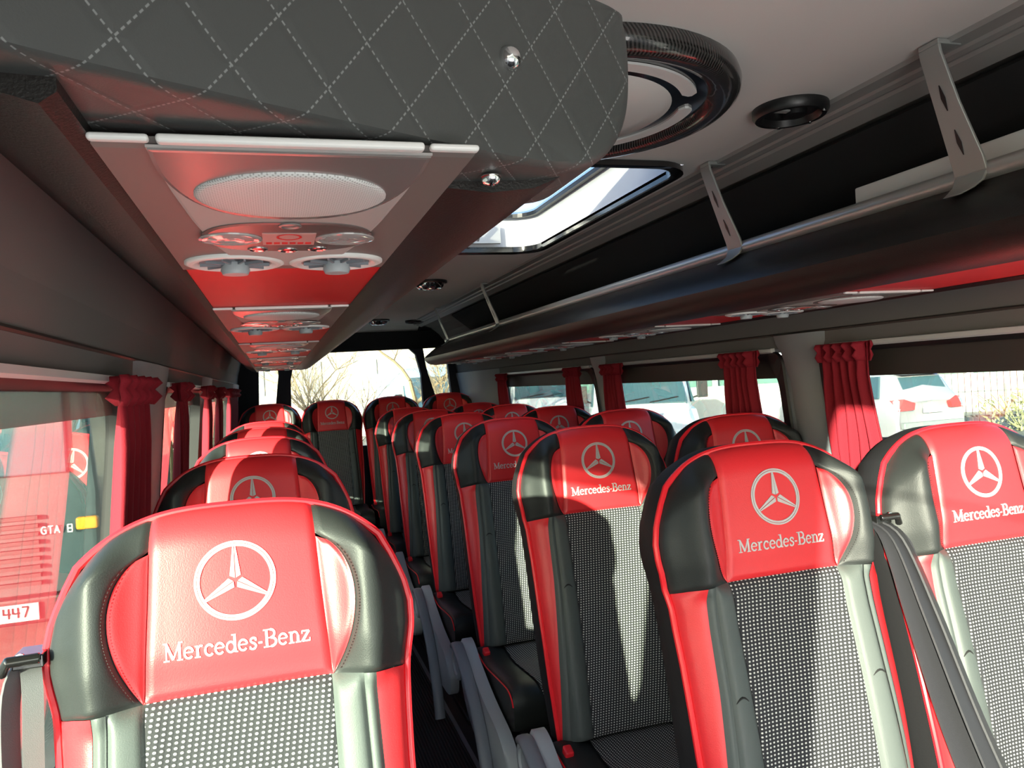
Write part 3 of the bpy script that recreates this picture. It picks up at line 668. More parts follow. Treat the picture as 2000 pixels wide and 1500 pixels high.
def bracket(t, mx, o, y, zoff):
    ox, oy, oz = o
    mb = MB()
    def q(x, dy, z): return (mx(x)-ox, y+dy-oy, z+zoff-oz)
    # folded flat bar: foot on the ceiling edge, leaning blade down to the rail
    w0, w1 = 0.020, 0.030
    top = 0.490-zoff
    blade = [(1.028, top, w0), (1.030, top-.012, w0), (1.058, top-.09, w0*1.15), (1.094, .325, w1), (1.100, .304, w1)]
    th = 0.006; loops = []
    for x, z, w in blade: loops.append([q(x, -w, z), q(x, w, z), q(x+th, w, z), q(x+th, -w, z)])
    mb.loft(loops)
    mb.loft([[q(1.028, -w0, top), q(1.028, w0, top), q(1.028, w0, top+.008), q(1.028, -w0, top+.008)], [q(1.075, -w0, top), q(1.075, w0, top), q(1.075, w0, top+.008), q(1.075, -w0, top+.008)]])
    # hook under the rail
    loops = []
    for x, z, w in ((1.100, .304, w1), (1.092, .288, w1*.95), (1.075, .276, w1*.8), (1.055, .266, w1*.5)):
        loops.append([q(x, -w, z), q(x, w, z), q(x+th, w, z), q(x+th, -w, z)])
    mb.loft(loops)
    bk = mb.build('rack_bracket', ALU, t, bevel=0.0015, angle=35)
    mb = MB()
    def bx(z): return interp(sorted((zz, xx) for xx, zz, _ in blade), z)
    for z0, z1 in ((.445, .405), (.375, .335)):
        mb = MB(); mb.loft([[q(bx(z)-.0006, -w, z), q(bx(z)-.0006, w, z), q(bx(z)-.0016, w, z), q(bx(z)-.0016, -w, z)] for z, w in ((z0, .0005), ((z0+z1)/2, .004), (z1, .0005))])
        mb.build('bracket_slot', PLB, bk, smooth=False)
    mb = MB(); mb.lathe([(0, -.002), (.005, -.001), (.005, .002), (0, .003)], q(1.045, 0, top-.001), 'Z', 10); mb.build('bracket_screw', CHR, bk)
rR, mxR, oR = rack(1, -0.014, 0.10, 5.02, 'long padded black luggage rack with steel rail above the right windows')
for y in (0.97, 1.64, 3.75, 5.0-.02): bracket(rR, mxR, oR, y if y < 4.9 else 4.93, -0.014)
rL, mxL, oL = rack(-1, 0.0, 0.40, 5.02, 'long luggage rack above the left seats, seen from below with its quilted end cap', 0.16)
for y in (1.3, 2.9, 4.5): bracket(rL, mxL, oL, y, 0.0)
# quilted end cap of the left rack
ox, oy, oz = oL
def capY(x): return 0.424 + 0.50*x
outl = catmull([(-.262, .29, 0), (-.25, .20, 0), (-.20, .163, 0), (-.10, .153, 0), (0.05, .151, 0), (.17, .152, 0), (.225, .157, 0), (.257, .170, 0), (.280, .193, 0), (.293, .222, 0), (.297, .26, 0), (.294, .286, 0), (.283, .296, 0), (.20, .292, 0), (.10, .296, 0), (0.0, .298, 0), (-.10, .298, 0), (-.18, .298, 0), (-.25, .297, 0), (-.262, .29, 0)], 5)[:-1]
ccx, ccz = 0.02, 0.23
mb = MB(); loops = []
for f, d in ((1.0, 0.115), (1.0, 0.02), (1.0, 0.008), (0.985, 0.002), (0.96, -0.001), (0.7, -0.002), (0.4, -0.002), (0.1, -0.002)):
    loops.append([(ccx+(p.x-ccx)*f-ox, capY(ccx+(p.x-ccx)*f)+d-oy, ccz+(p.y-ccz)*f-oz) for p in outl])
mb.loft(loops); cap = mb.build('quilted_end_cap', QLT, rL, angle=35, uv=lambda c, i: (c.x+ox, (c.z+oz) - (c.y+oy-capY(c.x+ox)))); cap['label'] = 'dark grey quilted vinyl end cap with pale diamond stitching'
for x, z in ((0.168, 0.222),):
    mb = MB(); mb.lathe([(0.0085, 0.0), (0.0085, -0.003), (0.006, -0.007), (0.003, -0.0085), (0.0, -0.009)], (x-ox, capY(x)-.002-oy, z-oz), 'Y', 20); mb.build('chrome_screw', CHR, cap)
for x, y, z in ((0.160, .540, 0.150),):
    mb = MB(); mb.lathe([(0.0075, 0.0), (0.0075, -0.003), (0.005, -0.006), (0.0, -0.0075)], (x-ox, y-oy, z-oz), 'Z', 20); mb.build('underside_screw', CHR, cap)

# ================================================================ overhead service units
def service_unit(x, y, z, label, group):
    t = thing('service_unit', label, 'overhead panel', (x, y, z), group=group)     # origin: front edge centre, on the panel; everything hangs down
    W2 = 0.1115; Ln = 0.475
    mb = MB(); mb.loft([[(sx*W2, 0.0, -0.001), (sx*W2*0.98, 0.012, -0.012), (sx*W2*0.98, Ln-0.02, -0.012), (sx*W2, Ln, -0.001)] for sx in (-1, 1)], closed=True)
    mb.build('base_plate', TAU, t, angle=30)
    mb = MB(); mb.box((-0.094, -0.0035, -0.009), (0.031, 0.007, 0.014)); mb.box((0.094, -0.0035, -0.009), (0.031, 0.007, 0.014)); mb.box((0, -0.004, -0.010), (0.150, 0.008, 0.017))
    mb.build('white_lip', WHP, t, bevel=0.002, smooth=False)
    # pale concave-sided body
    def body(y_): return interp([(0.0, .082), (.10, .080), (.20, .075), (.30, .066), (.36, .056), (.43, .050)], y_)
    mb = MB(); L1 = [(body(.005+.42*k/20), .005+.42*k/20) for k in range(21)]; ring = L1+[(-a, b_) for a, b_ in reversed(L1)]
    mb.loft([[(a, b_, -.011) for a, b_ in ring], [(a, b_, -.016) for a, b_ in ring], [(a*.97, .215+(b_-.215)*.985, -.018) for a, b_ in ring]]); mb.build('pale_body', BEI, t, angle=30)
    # silver crescent round the grille
    mb = MB(); cr = [(.081, .006), (.081, .06), (.072, .115), (.055, .155), (.03, .178), (0, .185)]; cr = catmull([(a, b_, 0) for a, b_ in cr], 4); ring = [(p.x, p.y) for p in cr]+[(-p.x, p.y) for p in reversed(cr)]
    mb.loft([[(a, b_, -.017) for a, b_ in ring], [(a, b_, -.0205) for a, b_ in ring], [(a*.97, .09+(b_-.09)*.97, -.022) for a, b_ in ring]]); mb.build('silver_surround', SLV, t, angle=30)
    mb = MB(); loops = []
    for f, d in ((1, .0215), (1.0, .025), (.95, .030), (.80, .034), (.5, .037), (.15, .038)):
        loops.append([(.066*f*cos(2*pi*k/40), .105+.062*f*sin(2*pi*k/40), -d) for k in range(40)])
    mb.loft(loops); mb.build('speaker_grille', GRL, t, angle=60, uv=lambda c, i: (c.x, c.y))
    mb = MB(); ring = [(.079*cos(a)*(1-.06*cos(2*a)), .262+.074*sin(a)*(0.86+.14*abs(cos(a)))) for a in [2*pi*k/48 for k in range(48)]]
    mb.loft([[(a, b_, -.0175) for a, b_ in ring], [(a, b_, -.021) for a, b_ in ring], [(a*.95, .262+(b_-.262)*.95, -.0235) for a, b_ in ring]]); bean = mb.build('control_plate', mat('brown_gloss_plastic', (0.15, 0.115, 0.11), 0.25), t, angle=30)
    for sx in (-1, 1):
        mb = MB(); mb.lathe([(.027, -.023), (.027, -.026), (.024, -.028), (.020, -.026), (.012, -.029), (.006, -.026), (0, -.028)], (sx*.050, .262, 0), 'Z', 24); mb.build('reading_light', LNS, t)
        mb = MB(); mb.lathe([(.0505, -.012), (.0505, -.020), (.047, -.025), (.043, -.026), (.038, -.020), (.037, -.013)], (sx*.053, .405, 0), 'Z', 32); vr = mb.build('air_vent', WHP, t)
        mb = MB(); mb.lathe([(.036, -.016), (.036, -.018), (0, -.018)], (sx*.053, .405, 0), 'Z', 24)
        for k in range(10):
            a = 2*pi*k/10; mb.box((sx*.053+.022*cos(a), .405+.022*sin(a), -.022), (.026, .0022, .012), Matrix.Rotation(a, 3, 'Z'))
        mb.build('vent_louvre', GRD, vr, smooth=False)
        mb = MB(); mb.lathe([(.013, -.018), (.015, -.034), (.013, -.040), (0, -.040)], (sx*.053, .405, 0), 'Z', 20); mb.build('vent_knob', GRP, vr)
    for bx, by in ((0, .205), (-.028, .312), (0, .318), (.028, .312)):
        mb = MB(); mb.lathe([(.0095, -.022), (.0095, -.026), (.0075, -.028), (.0055, -.025), (0, -.027)], (bx, by, 0), 'Z', 18); mb.build('push_button', CHR if by > .3 else SLV, t)
    mb = MB(); mb.box((0, .262, -.0245), (.046, .052, .002)); lb = mb.build('maker_plate', mat('pink_plate', (0.62, 0.34, 0.32), 0.35), t, smooth=False)
    mb = MB(); mb.tube([(.010*cos(2*pi*k/20), .250+.012*sin(2*pi*k/20), -.0262) for k in range(20)], .0012, 5, closed=True)
    for k in range(6): mb.box((-.0175+.007*k, .278, -.0262), (.0052, .008, .001))
    mb.build('red_marking', REDI, lb, smooth=False)
    for ch in [t]+list(t.children):
        for o in ([ch] if ch is not t else [])+[c for c in ch.children]:
            if o.get('flat'): continue
            o['flat'] = 1
            for v_ in o.data.vertices:
                zz = -v_.co.z; v_.co.z = -(zz*0.30 if zz < .0275 else .00825+(zz-.0275)*(0.75 if 'vent' in o.name else 0.3))
    for o in [c for c in t.children]+[d for c in t.children for d in c.children]: del o['flat']
    return t
u0 = service_unit(0.0205, 0.465, 0.1475, 'large service unit nearest the camera with white oval speaker grille', 'left overhead service units')
lbs = ['second service unit under the left rack, behind the red panel', 'third service unit from the front under the left rack', 'fourth service unit under the left rack, small in the distance', 'rearmost service unit under the left rack, beside the rear window']
for k, lb in enumerate(lbs):
    c = copy_tree(u0); c.location = (0.0205, 1.345+0.93*k, 0.1475); c['label'] = lb
lbs = ['service unit under the right rack above the nearest right window', 'service unit under the right rack above the first wide right pillar', 'service unit under the right rack above the middle right window', 'rearmost service unit under the right rack', 'service unit under the right rack beyond the middle right window']
for lb, y in ((lbs[0], 1.24), (lbs[1], 2.02), (lbs[4], 3.55), (lbs[2], 2.78), (lbs[3], 4.35)):
    c = copy_tree(u0); c.location = (1.178, y, 0.1335); c['label'] = lb; c['group'] = 'right overhead service units'

# ================================================================ ceiling fittings
t = thing('roof_vent_ring', 'large round carbon-look ceiling lamp ring with white lens beside the quilted cap', 'ceiling light', (0.535, 1.29, 0.5))
mb = MB(); N = 72; loops = []; uvs = []
prof = [(.300, 0), (.303, -.012), (.300, -.026), (.288, -.036), (.270, -.038), (.252, -.032), (.243, -.020)]
for r, h in prof: loops.append([(r*cos(2*pi*k/N), r*sin(2*pi*k/N), h) for k in range(N)])
mb.loft(loops, caps=False); mb.build('carbon_rim', CRB, t, angle=60, uv=lambda c, i: (math.atan2(c.y, c.x)*0.29, c.z))
mb = MB(); mb.lathe([(.245, -.019), (.245, -.023), (.183, -.026), (.183, -.018)], (0, 0, 0), 'Z', 64); mb.build('black_inner_ring', mat('gloss_black', (0.01, 0.01, 0.01), 0.12), t)
for k in range(4):
    mb = MB(); a0 = radians(90*k+8-25); a1 = radians(90*k+82-25); q = []
    for j in range(25):
        a = a0+(a1-a0)*j/24; w = .013*min(1, sqrt(max(0, 1-abs(2*j/24-1)**8))+.25); q.append([(.215-w)*cos(a), (.215-w)*sin(a), (.215+w)*cos(a), (.215+w)*sin(a)])
    mb.loft([[(x1, y1, -.0245), (x2, y2, -.0245), (x2, y2, -.0285), (x1, y1, -.0285)] for x1, y1, x2, y2 in q]); mb.build('white_slot', WHP, t, smooth=False)
mb = MB(); mb.lathe([(.184, -.020), (.184, -.026), (.165, -.036), (.11, -.045), (.05, -.049), (0, -.050)], (0, 0, 0), 'Z', 64); mb.build('domed_lens', mat('milky_lens', (0.72, 0.70, 0.68), 0.12), t)
# oval loudspeakers
def speaker(x, y, r, label):
    t = thing('ceiling_speaker', label, 'speaker', (x, y, 0.5))
    mb = MB(); mb.lathe([(r, 0), (r, -.012), (r*.92, -.020), (r*.8, -.020), (r*.72, -.008), (r*.3, -.004), (0, -.004)], (0, 0, 0), 'Z', 36); mb.build('speaker_rim', PLB, t)
    mb = MB(); mb.lathe([(r*.32, -.004), (r*.30, -.016), (r*.1, -.018), (0, -.018)], (r*.15, 0, 0), 'Z', 20); mb.build('speaker_cone', RUB, t)
    mb = MB(); mb.box((-r*.45, -r*.15, -.012), (r*.55, r*.22, .004)); mb.build('silver_tab', ALU, t, smooth=False, bevel=.002)
    for a in (0.3, 1.3, 5.4): 
        mb = MB(); mb.lathe([(.004, -.019), (.004, -.022), (0, -.023)], (r*.86*cos(a), r*.86*sin(a), 0), 'Z', 10); mb.build('screw', CHR, t)
speaker(0.995, 1.27, 0.072, 'round black ceiling speaker with silver tab between ring and right rack')
speaker(1.05, 5.82, 0.072, 'small black ceiling speaker near the rear window header')
def downlight(x, y, label):
    t = thing('ceiling_downlight', label, 'ceiling light', (x, y, 0.5))
    mb = MB(); mb.lathe([(.085, 0), (.085, -.010), (.075, -.014), (.068, -.008)], (0, 0, 0), 'Z', 32); mb.build('black_bezel', PLB, t)
    mb = MB(); loops = []
    for r, h in ((.07, -.006), (.066, -.026), (.055, -.036), (.04, -.032), (.03, -.040), (.012, -.042), (.0, -.040)): loops.append((r, h))
    mb.lathe(loops, (0, 0, 0), 'Z', 24); mb.build('chrome_reflector', CHR, t)
downlight(0.745, 3.66, 'chrome ceiling downlight beyond the roof hatch')
downlight(0.755, 5.68, 'small chrome ceiling downlight nearest the rear window')
# roof hatch
t = thing('roof_hatch', 'glazed black-framed roof hatch in the grey ceiling', 'roof hatch', ((HX0+HX1)/2, (HY0+HY1)/2, 0.5)); hx, hy = t.location.x, t.location.y
inn = rrect(HX0, HX1, HY0, HY1, 0.09); out_ = rrect(HX0-.028, HX1+.028, HY0-.028, HY1+.028, 0.11)
mb = MB(); mb.loft([[(a-hx, b_-hy, -.001) for a, b_ in out_], [(a-hx, b_-hy, -.014) for a, b_ in out_], [(a*.6+c*.4-hx, b_*.6+d*.4-hy, -.018) for (a, b_), (c, d) in zip(out_, inn)], [(a-hx, b_-hy, -.012) for a, b_ in inn], [(a-hx, b_-hy, .010) for a, b_ in inn]], caps=False)
mb.build('black_frame', mat('gloss_black', (0.01, 0.01, 0.01), 0.12), t, angle=50)
mb = MB(); mb.loft([[(a-hx, b_-hy, .008) for a, b_ in inn], [((a-hx)*.99, (b_-hy)*.99, .115) for a, b_ in inn]], caps=False); mb.build('white_well', mat('hatch_well', (0.70, 0.72, 0.75), 0.35), t, angle=50)
mb = MB(); i2 = [((a-hx)*.985, (b_-hy)*.985) for a, b_ in inn]; mb.loft([[(a, b_, .112) for a, b_ in i2], [(a, b_, .126) for a, b_ in i2], [(a*.93, b_*.96, .126) for a, b_ in i2], [(a*.93, b_*.96, .112) for a, b_ in i2], [(a, b_, .112) for a, b_ in i2]], caps=False); mb.build('glass_frame', PLB, t, smooth=False)
mb = MB(); mb.box((0, 0, .124), (HX1-HX0-.02, HY1-HY0-.02, .004)); mb.build('hatch_glass', GLR, t, smooth=False)
mb = MB(); mb.box((0, hy*0+(HY1-HY0)/2-.03, .05), (.30, .02, .07)); mb.tube([(.05, .50, .02), (.06, .44, .09)], .008, 8); mb.build('hatch_hinge', BRS, t, smooth=False)
# white folded board lying on the right rack
mb = MB(); mb.box((0, 0, 0), (0.022, 0.74, 0.13)); o = mb.build('white_board', WPP, None, bevel=0.004, smooth=False); o.location = (1.175, 0.93, 0.287)
tag(o, 'white folded board lying on the right luggage rack behind the rail', 'board')

# ================================================================ outside
GZ = -2.0
mb = MB(); mb.box((0, 10, GZ-0.05), (160, 160, 0.1))
gm, n, b, u, v = uvmat('asphalt_and_gravel', 0.9)
tcn = n.nodes.new('ShaderNodeTexCoord'); tn = n.nodes.new('ShaderNodeTexNoise'); tn.inputs['Scale'].default_value = 0.8; tn.inputs['Detail'].default_value = 8; n.links.new(tcn.outputs['Object'], tn.inputs['Vector'])
n.links.new(mixcol(n, sstep(n, tn.outputs['Fac'], 0.4, 0.65), (0.16, 0.17, 0.15), (0.30, 0.30, 0.27)), b.inputs['Base Color'])
struct(mb.build('ground', gm, smooth=False, uv=lambda c, i: (c.x, c.y)))
CARP = mat('silver_car_paint', (0.48, 0.47, 0.50), 0.25, 0.4, coat=0.6)
WVAN = mat('white_van_paint', (0.80, 0.81, 0.82), 0.25, coat=0.5)
DGL = mat('dark_vehicle_glass', (0.05, 0.10, 0.12), 0.06, coat=0.5)
RLT = mat('red_tail_light', (0.75, 0.05, 0.05), 0.15)
def wheel(parent, x, y, z, r=.34, w=.22):
    mb = MB(); mb.lathe([(r*.55, -w/2), (r*.9, -w/2), (r, -w*.35), (r, w*.35), (r*.9, w/2), (r*.55, w/2)], (x, y, z), 'X', 28); wh = mb.build('wheel', RUB, parent)
    mb = MB(); mb.lathe([(r*.6, -w*.4), (r*.6, w*.4), (r*.2, w*.45), (0, w*.45)], (x, y, z), 'X', 20); mb.build('wheel_rim', ALU, wh)
def car():
    # local: rear faces -Y, length along Y
    t = thing('car', 'silver estate car parked outside the nearest right window, rear towards the bus', 'car', (13.7, 15.6, GZ), radians(-2))
    def sec(y, zb, zs, zr, wb, wr): return [(-wb, y, zb), (-wb*1.02, y, (zb+zs)/2), (-wb*.98, y, zs), (-wr, y, zr-.06), (-wr*.86, y, zr), (0, y, zr+.02), (wr*.86, y, zr), (wr, y, zr-.06), (wb*.98, y, zs), (wb*1.02, y, (zb+zs)/2), (wb, y, zb)]
    L = [(-2.22, .42, .78, .92, .72, .60), (-2.30, .36, .84, 1.00, .84, .72), (-2.26, .30, 1.00, 1.10, .90, .78), (-2.12, .28, 1.06, 1.30, .92, .70), (-1.95, .26, 1.06, 1.56, .92, .66), (-1.75, .25, 1.05, 1.66, .93, .66), (-.9, .25, 1.03, 1.70, .93, .66), (.0, .25, 1.00, 1.68, .93, .66), (.45, .25, .99, 1.58, .93, .66), (1.05, .25, .98, 1.12, .92, .74), (1.9, .28, .90, .98, .88, .74), (2.25, .40, .72, .80, .74, .6)]
    mb = MB(); mb.loft([sec(*l) for l in L]); mb.build('body', CARP, t, angle=45)
    mb = MB(); P = [(-.60, -2.20, 1.10), (.60, -2.20, 1.10), (.54, -1.97, 1.54), (-.54, -1.97, 1.54)]
    mb.add([(x, y-.03, z) for x, y, z in P]+[(x, y+.02, z) for x, y, z in P], [(0,1,2,3),(7,6,5,4),(0,4,5,1),(1,5,6,2),(2,6,7,3),(3,7,4,0)]); mb.build('rear_window', DGL, t, smooth=False, bevel=.01)
    for s in (-1, 1):
        mb = MB()
        for a, b_ in ((-1.80, -1.15), (-1.05, -.25), (-.15, .60)):
            P = [(s*.925, a, 1.10), (s*.925, b_, 1.08), (s*.70, b_-.05 if b_ < .5 else b_-.25, 1.56), (s*.70, a+(.2 if a < -1.7 else .02), 1.58)]
            mb.add([(x+s*.02, y, z) for x, y, z in P]+[(x-s*.03, y, z) for x, y, z in P], [(0,1,2,3),(7,6,5,4),(0,4,5,1),(1,5,6,2),(2,6,7,3),(3,7,4,0)])
        mb.build('side_windows', DGL, t, smooth=False)
        mb = MB(); P = [(s*.86, -2.26, .82), (s*.50, -2.34, .84), (s*.46, -2.33, .98), (s*.70, -2.27, 1.08), (s*.92, -2.12, 1.06)]
        mb.loft([[(x, y-.03, z) for x, y, z in P], [(x*.97, y+.06, z) for x, y, z in P]]); mb.build('tail_light', RLT, t, smooth=False)
        mb = MB(); mb.tube([(s*.60, -1.6, 1.68), (s*.60, -1.5, 1.73), (s*.60, -.4, 1.76), (s*.60, .2, 1.70)], .016, 6); mb.build('roof_rail', PLB, t)
        for y in (-1.42, 1.38): wheel(t, s*.86, y, .34)
    mb = MB(); mb.box((0, -2.36, .82), (.52, .02, .12)); mb.build('number_plate', WPP, t, smooth=False)
    mb = MB(); mb.box((0, -1.99, 1.62), (1.10, .26, .04), Matrix.Rotation(.1, 3, 'X')); mb.build('rear_spoiler', mat('dark_spoiler', (0.05, 0.06, 0.07), 0.3), t, smooth=False, bevel=.01)
    mb = MB(); mb.box((0, -2.33, .50), (1.6, .12, .14)); mb.build('rear_bumper', mat('bumper_plastic', (0.22, 0.24, 0.24), 0.5), t, smooth=False, bevel=.03)
car()
def white_van(name, label, loc, rz, paint, sign=True):
    t = thing(name, label, 'van', loc, rz)
    # local: windscreen end faces -Y
    def sec(y, zb, zs, zr, wb, wr): return [(-wb, y, zb), (-wb, y, zs), (-wr, y, zr-.12), (-wr*.88, y, zr), (0, y, zr+.03), (wr*.88, y, zr), (wr, y, zr-.12), (wb, y, zs), (wb, y, zb)]
    L = [(-2.72, .45, .80, .95, .82, .75), (-2.62, .35, 1.0, 1.12, .93, .86), (-1.95, .3, 1.25, 1.38, .97, .88), (-1.25, .3, 1.30, 2.20, .98, .86), (-.9, .3, 1.32, 2.48, .98, .86), (2.7, .3, 1.34, 2.55, .98, .86), (2.78, .4, 1.34, 2.45, .95, .82)]
    mb = MB(); mb.loft([sec(*l) for l in L]); mb.build('body', paint, t, angle=40)
    mb = MB(); P = [(-.80, -1.95, 1.36), (.80, -1.95, 1.36), (.74, -1.22, 2.18), (-.74, -1.22, 2.18)]
    mb.add([(x, y-.05, z+.05) for x, y, z in P]+[(x, y+.05, z-.05) for x, y, z in P], [(0,1,2,3),(7,6,5,4),(0,4,5,1),(1,5,6,2),(2,6,7,3),(3,7,4,0)]); ws = mb.build('windscreen', DGL, t, smooth=False)
    mb = MB(); mb.tube([(-.6, -2.0, 1.42), (.1, -1.93, 1.52)], .012, 5); mb.tube([(.1, -2.0, 1.42), (.65, -1.93, 1.50)], .012, 5); mb.build('wiper', RUB, ws)
    for s in (-1, 1):
        mb = MB(); P = [(s*.985, -1.60, 1.38), (s*.985, -.60, 1.36), (s*.90, -.62, 2.02), (s*.90, -1.12, 2.02)]
        mb.add([(x+s*.012, y, z) for x, y, z in P]+[(x-s*.05, y, z) for x, y, z in P], [(0,1,2,3),(7,6,5,4),(0,4,5,1),(1,5,6,2),(2,6,7,3),(3,7,4,0)]); mb.build('door_window', DGL, t, smooth=False)
        mb = MB(); mb.box((s*1.16, -1.55, 1.62), (.20, .10, .34)); mb.tube([(s*.97, -1.5, 1.45), (s*1.12, -1.55, 1.5)], .02, 6); mb.build('wing_mirror', PLB, t, smooth=False, bevel=.03)
        mb = MB(); mb.box((s*.72, -2.62, .92), (.34, .14, .22)); mb.build('headlight', LNS, t, smooth=False, bevel=.04)
        for y in (-1.75, 1.9): wheel(t, s*.90, y, .34)
    mb = MB(); mb.box((0, -2.70, .82), (.9, .06, .18)); mb.build('grille', PLB, t, smooth=False)
    if sign:
        mb = MB(); mb.box((.28, -1.70, 1.90), (.62, .008, .20), Matrix.Rotation(radians(-42), 3, 'X')); sg = mb.build('paper_sign', WPP, t, smooth=False)
        mb = MB()
        for k in range(15):
            if k in (5, 11): continue
            mb.box((.04+.034*k, -1.708-.001*(k % 2), 1.895), (.022, .006, .07), Matrix.Rotation(radians(-42), 3, 'X'))
        mb.build('sign_writing', mat('faded_red_ink', (0.5, 0.15, 0.15), 0.6), sg, smooth=False)
    return t
white_van('van', 'white van with a paper sign behind its windscreen, outside the middle right window', (7.4, 15.0, GZ), radians(-22), WVAN)
white_van('van', 'white van body filling the rearmost right window outside', (8.4, 24.2, GZ), radians(-18), WVAN, False)
white_van('van', 'pale blue van standing behind the bus at the right of the rear window', (4.25, 22.5, GZ), radians(4), mat('pale_blue_paint', (0.28, 0.48, 0.62), 0.35), False)
# dark vehicle on the left
t = thing('truck', 'dark vehicle front with number plate seen through the left glass', 'truck', (-2.6, 7.0, GZ), 0)
mb = MB(); mb.prism([(-1.15, .35), (1.15, .35), (1.18, 1.3), (1.08, 2.7), (.95, 2.85), (-.95, 2.85), (-1.08, 2.7), (-1.18, 1.3)], 0, 4.5); mb.build('cab', mat('dark_truck_paint', (0.04, 0.07, 0.075), 0.3, coat=.4), t, bevel=.05, smooth=False)
mb = MB(); mb.box((0, -.03, 1.95), (1.95, .06, .95)); mb.build('windscreen', DGL, t, smooth=False, bevel=.02)
mb = MB()
for k in range(9): mb.box((0, -.05, .62+.065*k), (1.5, .05, .028))
mb.build('grille', RUB, t, smooth=False)
mb = MB(); mb.box((.48, -.14, .42), (.52, .02, .13)); pl = mb.build('number_plate', mat('plate_white', (0.7, 0.75, 0.74), 0.4), t, smooth=False)
def seg_text(mb, items, x0, z0, h, y):
    SG = {'4': [((0, 1), (0, .45)), ((0, .45), (.6, .45)), ((.45, 1), (.45, 0))], '7': [((0, 1), (.55, 1)), ((.55, 1), (.2, 0))], 'G': [((.55, .9), (.2, 1)), ((.2, 1), (0, .7)), ((0, .7), (0, .3)), ((0, .3), (.2, 0)), ((.2, 0), (.55, .1)), ((.55, .1), (.55, .5)), ((.55, .5), (.3, .5))],
          'T': [((0, 1), (.6, 1)), ((.3, 1), (.3, 0))], 'A': [((0, 0), (.3, 1)), ((.3, 1), (.6, 0)), ((.12, .35), (.48, .35))], '8': [((0, 0), (.55, 0)), ((0, .5), (.55, .5)), ((0, 1), (.55, 1)), ((0, 0), (0, 1)), ((.55, 0), (.55, 1))], ' ': []}
    x = x0
    for c in items:
        for (a, b_), (c2, d) in SG[c]: mb.tube([(x+a*h, y, z0+b_*h), (x+c2*h, y, z0+d*h)], h*.09, 5)
        x += .8*h
mb = MB(); seg_text(mb, '447', .50, .385, .08, -.154); mb.build('plate_characters', INK, pl)
mb = MB(); seg_text(mb, 'GTA 8', .77, 1.00, .058, -.06); mb.build('white_lettering', WPP, t)
mb = MB(); mb.box((1.10, -.06, 1.06), (.16, .08, .10)); mb.build('indicator_lamp', mat('orange_lens', (0.9, 0.35, 0.03), 0.2), t, smooth=False, bevel=.02)
mb = MB(); mb.box((0, -.05, .42), (2.3, .12, .22)); mb.build('bumper', RUB, t, smooth=False, bevel=.03)
for s in (-1, 1): wheel(t, s*.95, 1.2, .42, .42, .28)
# fence, wall and shrubs beyond the car
t = thing('metal_fence', 'thin metal railing fence beyond the silver car', 'fence', (20, 16, GZ), radians(-38))
mb = MB()
for k in range(80): mb.box((-6+.16*k, 0, .75), (.018, .018, 1.5))
mb.build('fence_bars', PLB, t, smooth=False)
mb = MB(); mb.box((0, 0, 1.46), (13, .05, .05)); mb.box((0, 0, .2), (13, .05, .05)); mb.build('fence_rails', PLB, t, smooth=False)
for k in range(5):
    mb = MB(); mb.box((-6+3.1*k, 0, .85), (.07, .07, 1.7)); mb.build('fence_post', PLB, t, smooth=False)
mb = MB(); mb.box((0, 0, .65), (34, .3, 1.3)); o = mb.build('boundary_wall', mat('pale_concrete', (0.62, 0.62, 0.55), 0.9, noise=.12, nscale=3), None, smooth=False); o.location = (23, 20, GZ); o.rotation_euler = (0, 0, radians(-38)); tag(o, 'long pale concrete wall behind the railing fence', 'wall')
t = thing('colonnade', 'row of white posts on dark hedge beyond the pale wall', 'fence', (26, 24, GZ), radians(-38))
mb = MB(); mb.box((0, 1, 1.1), (34, .8, 2.2)); mb.build('hedge', mat('blue_green_hedge', (0.10, 0.20, 0.17), .9, noise=.5, nscale=2), t, smooth=False)
for k in range(22):
    mb = MB(); mb.box((-15+1.4*k, 0, 1.0), (.22, .2, 2.0)); mb.build('white_post', WHP, t, smooth=False)
def shrub(x, y, r, h, label, seed, col):
    rnd = random.Random(seed); mb = MB()
    for k in range(260):
        a = rnd.uniform(0, 2*pi); q = rnd.uniform(0, r)*.9; z = rnd.uniform(0, h)*(1-.4*q/r); d = Vector((rnd.uniform(-1, 1), rnd.uniform(-1, 1), rnd.uniform(0, 1.2))).normalized()
        p = Vector((q*cos(a), q*sin(a), z)); l = rnd.uniform(.1, .25); s = d.cross(Vector((0.3, 0.5, 0.8))).normalized()*.03
        mb.add([p, p+d*l*.5+s, p+d*l, p+d*l*.5-s], [(0, 1, 2, 3)])
    for k in range(14):
        a = rnd.uniform(0, 2*pi); mb.tube([(0, 0, 0), (r*.4*cos(a), r*.4*sin(a), h*.5), (r*.8*cos(a), r*.8*sin(a), h*.95)], .012, 4)
    o = mb.build('shrub', col, None, smooth=False); o.location = (x, y, GZ); tag(o, label, 'shrub', 'shrubs by the railing fence')
SH1 = mat('dry_foliage', (0.34, 0.34, 0.18), .9); 
shrub(17.5, 14.4, 1.2, 1.0, 'dry olive shrub just right of the silver car', 1, SH1)
shrub(16.0, 16.9, 1.1, .9, 'low dry shrub behind the silver car rear', 2, SH1)
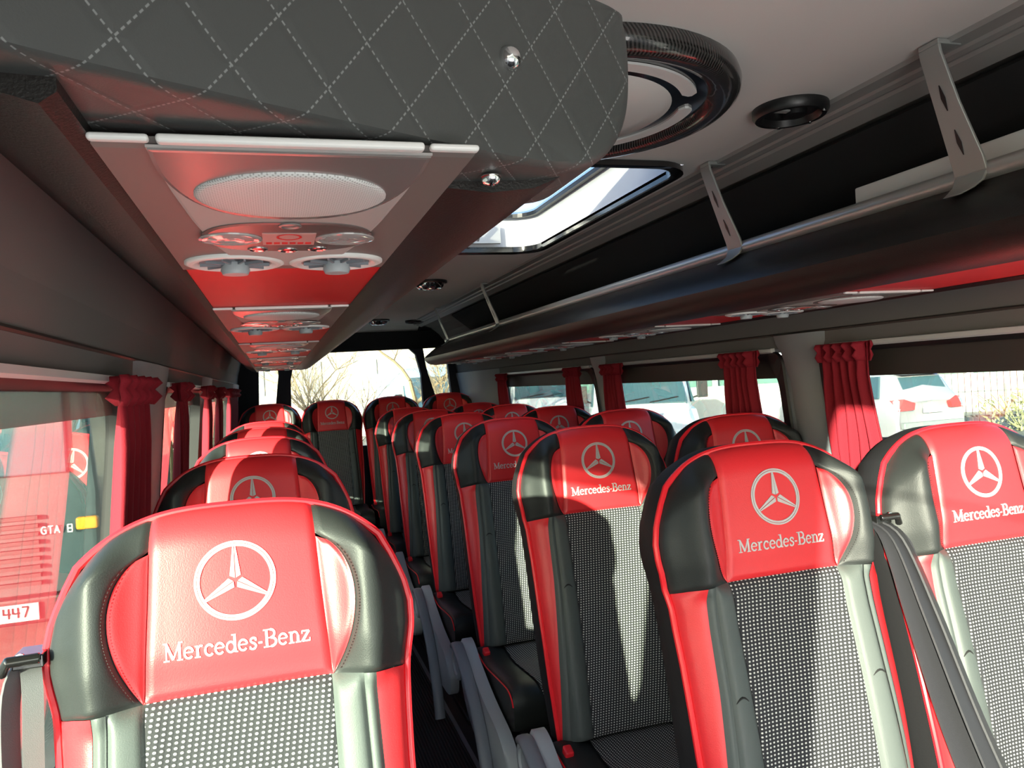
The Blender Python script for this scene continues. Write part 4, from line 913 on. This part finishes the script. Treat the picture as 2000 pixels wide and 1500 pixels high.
shrub(18.6, 11.9, 1.1, 1.15, 'taller dry shrub at the right edge of the nearest right window', 3, SH1)
# bare trees behind the bus
def tree(x, y, h, seed, label, col):
    rnd = random.Random(seed); mb = MB()
    def br(p, d, l, r, dep):
        pts = [p]; q = p.copy(); dd = d.copy()
        for k in range(4):
            dd = (dd+Vector((rnd.uniform(-.22, .22), rnd.uniform(-.22, .22), rnd.uniform(-.08, .14)))).normalized(); q = q+dd*l/4; pts.append(q.copy())
        mb.tube(pts, [r*(1-.5*k/4) for k in range(5)], 5 if dep < 2 else 3)
        if dep < 6:
            for k in range(4 if dep < 4 else 3):
                i = rnd.randint(1, 4); nd = (dd+Vector((rnd.uniform(-1, 1), rnd.uniform(-1, 1), rnd.uniform(-.3, .7)))).normalized()
                br(pts[i], nd, l*rnd.uniform(.55, .8), r*.5, dep+1)
    br(Vector((0, 0, 0)), Vector((0, 0, 1)), h*.36, .085, 0)
    o = mb.build('bare_tree', col, None, smooth=False); o.location = (x, y, GZ); tag(o, label, 'tree', 'bare trees behind the bus')
BR1 = mat('bare_branch_bark', (0.17, 0.135, 0.075), .9)
tree(0.9, 15.5, 5.2, 11, 'bare tree left of centre in the wide rear window', BR1)
tree(3.2, 17, 6.0, 12, 'bare tree right of centre in the wide rear window', BR1)
tree(-2.0, 16.5, 4.6, 13, 'bare tree seen through the narrow rear left window', BR1)
t = thing('building', 'pale building with square windows behind the bare trees', 'building', (1.0, 36, GZ), 0)
mb = MB(); mb.box((0, 0, 3.0), (14, 6, 6.0)); mb.build('wall', mat('pale_render', (0.40, 0.38, 0.31), .9), t, smooth=False)
for k in range(5):
    mb = MB(); mb.box((-4.2+2.3*k, -3.02, 2.6), (1.0, .08, 1.3)); mb.build('window', mat('grey_window', (0.25, 0.28, 0.27), .3), t, smooth=False)
mb = MB(); mb.box((0, 0, 6.1), (14.6, 6.6, .25)); mb.build('roof_slab', mat('pale_render', (0.40, 0.38, 0.31), .9), t, smooth=False)

# lift the whole place so that the cabin floor is at z = 0
for o in S.objects:
    if o.parent is None and o is not cam: o.location.z += H
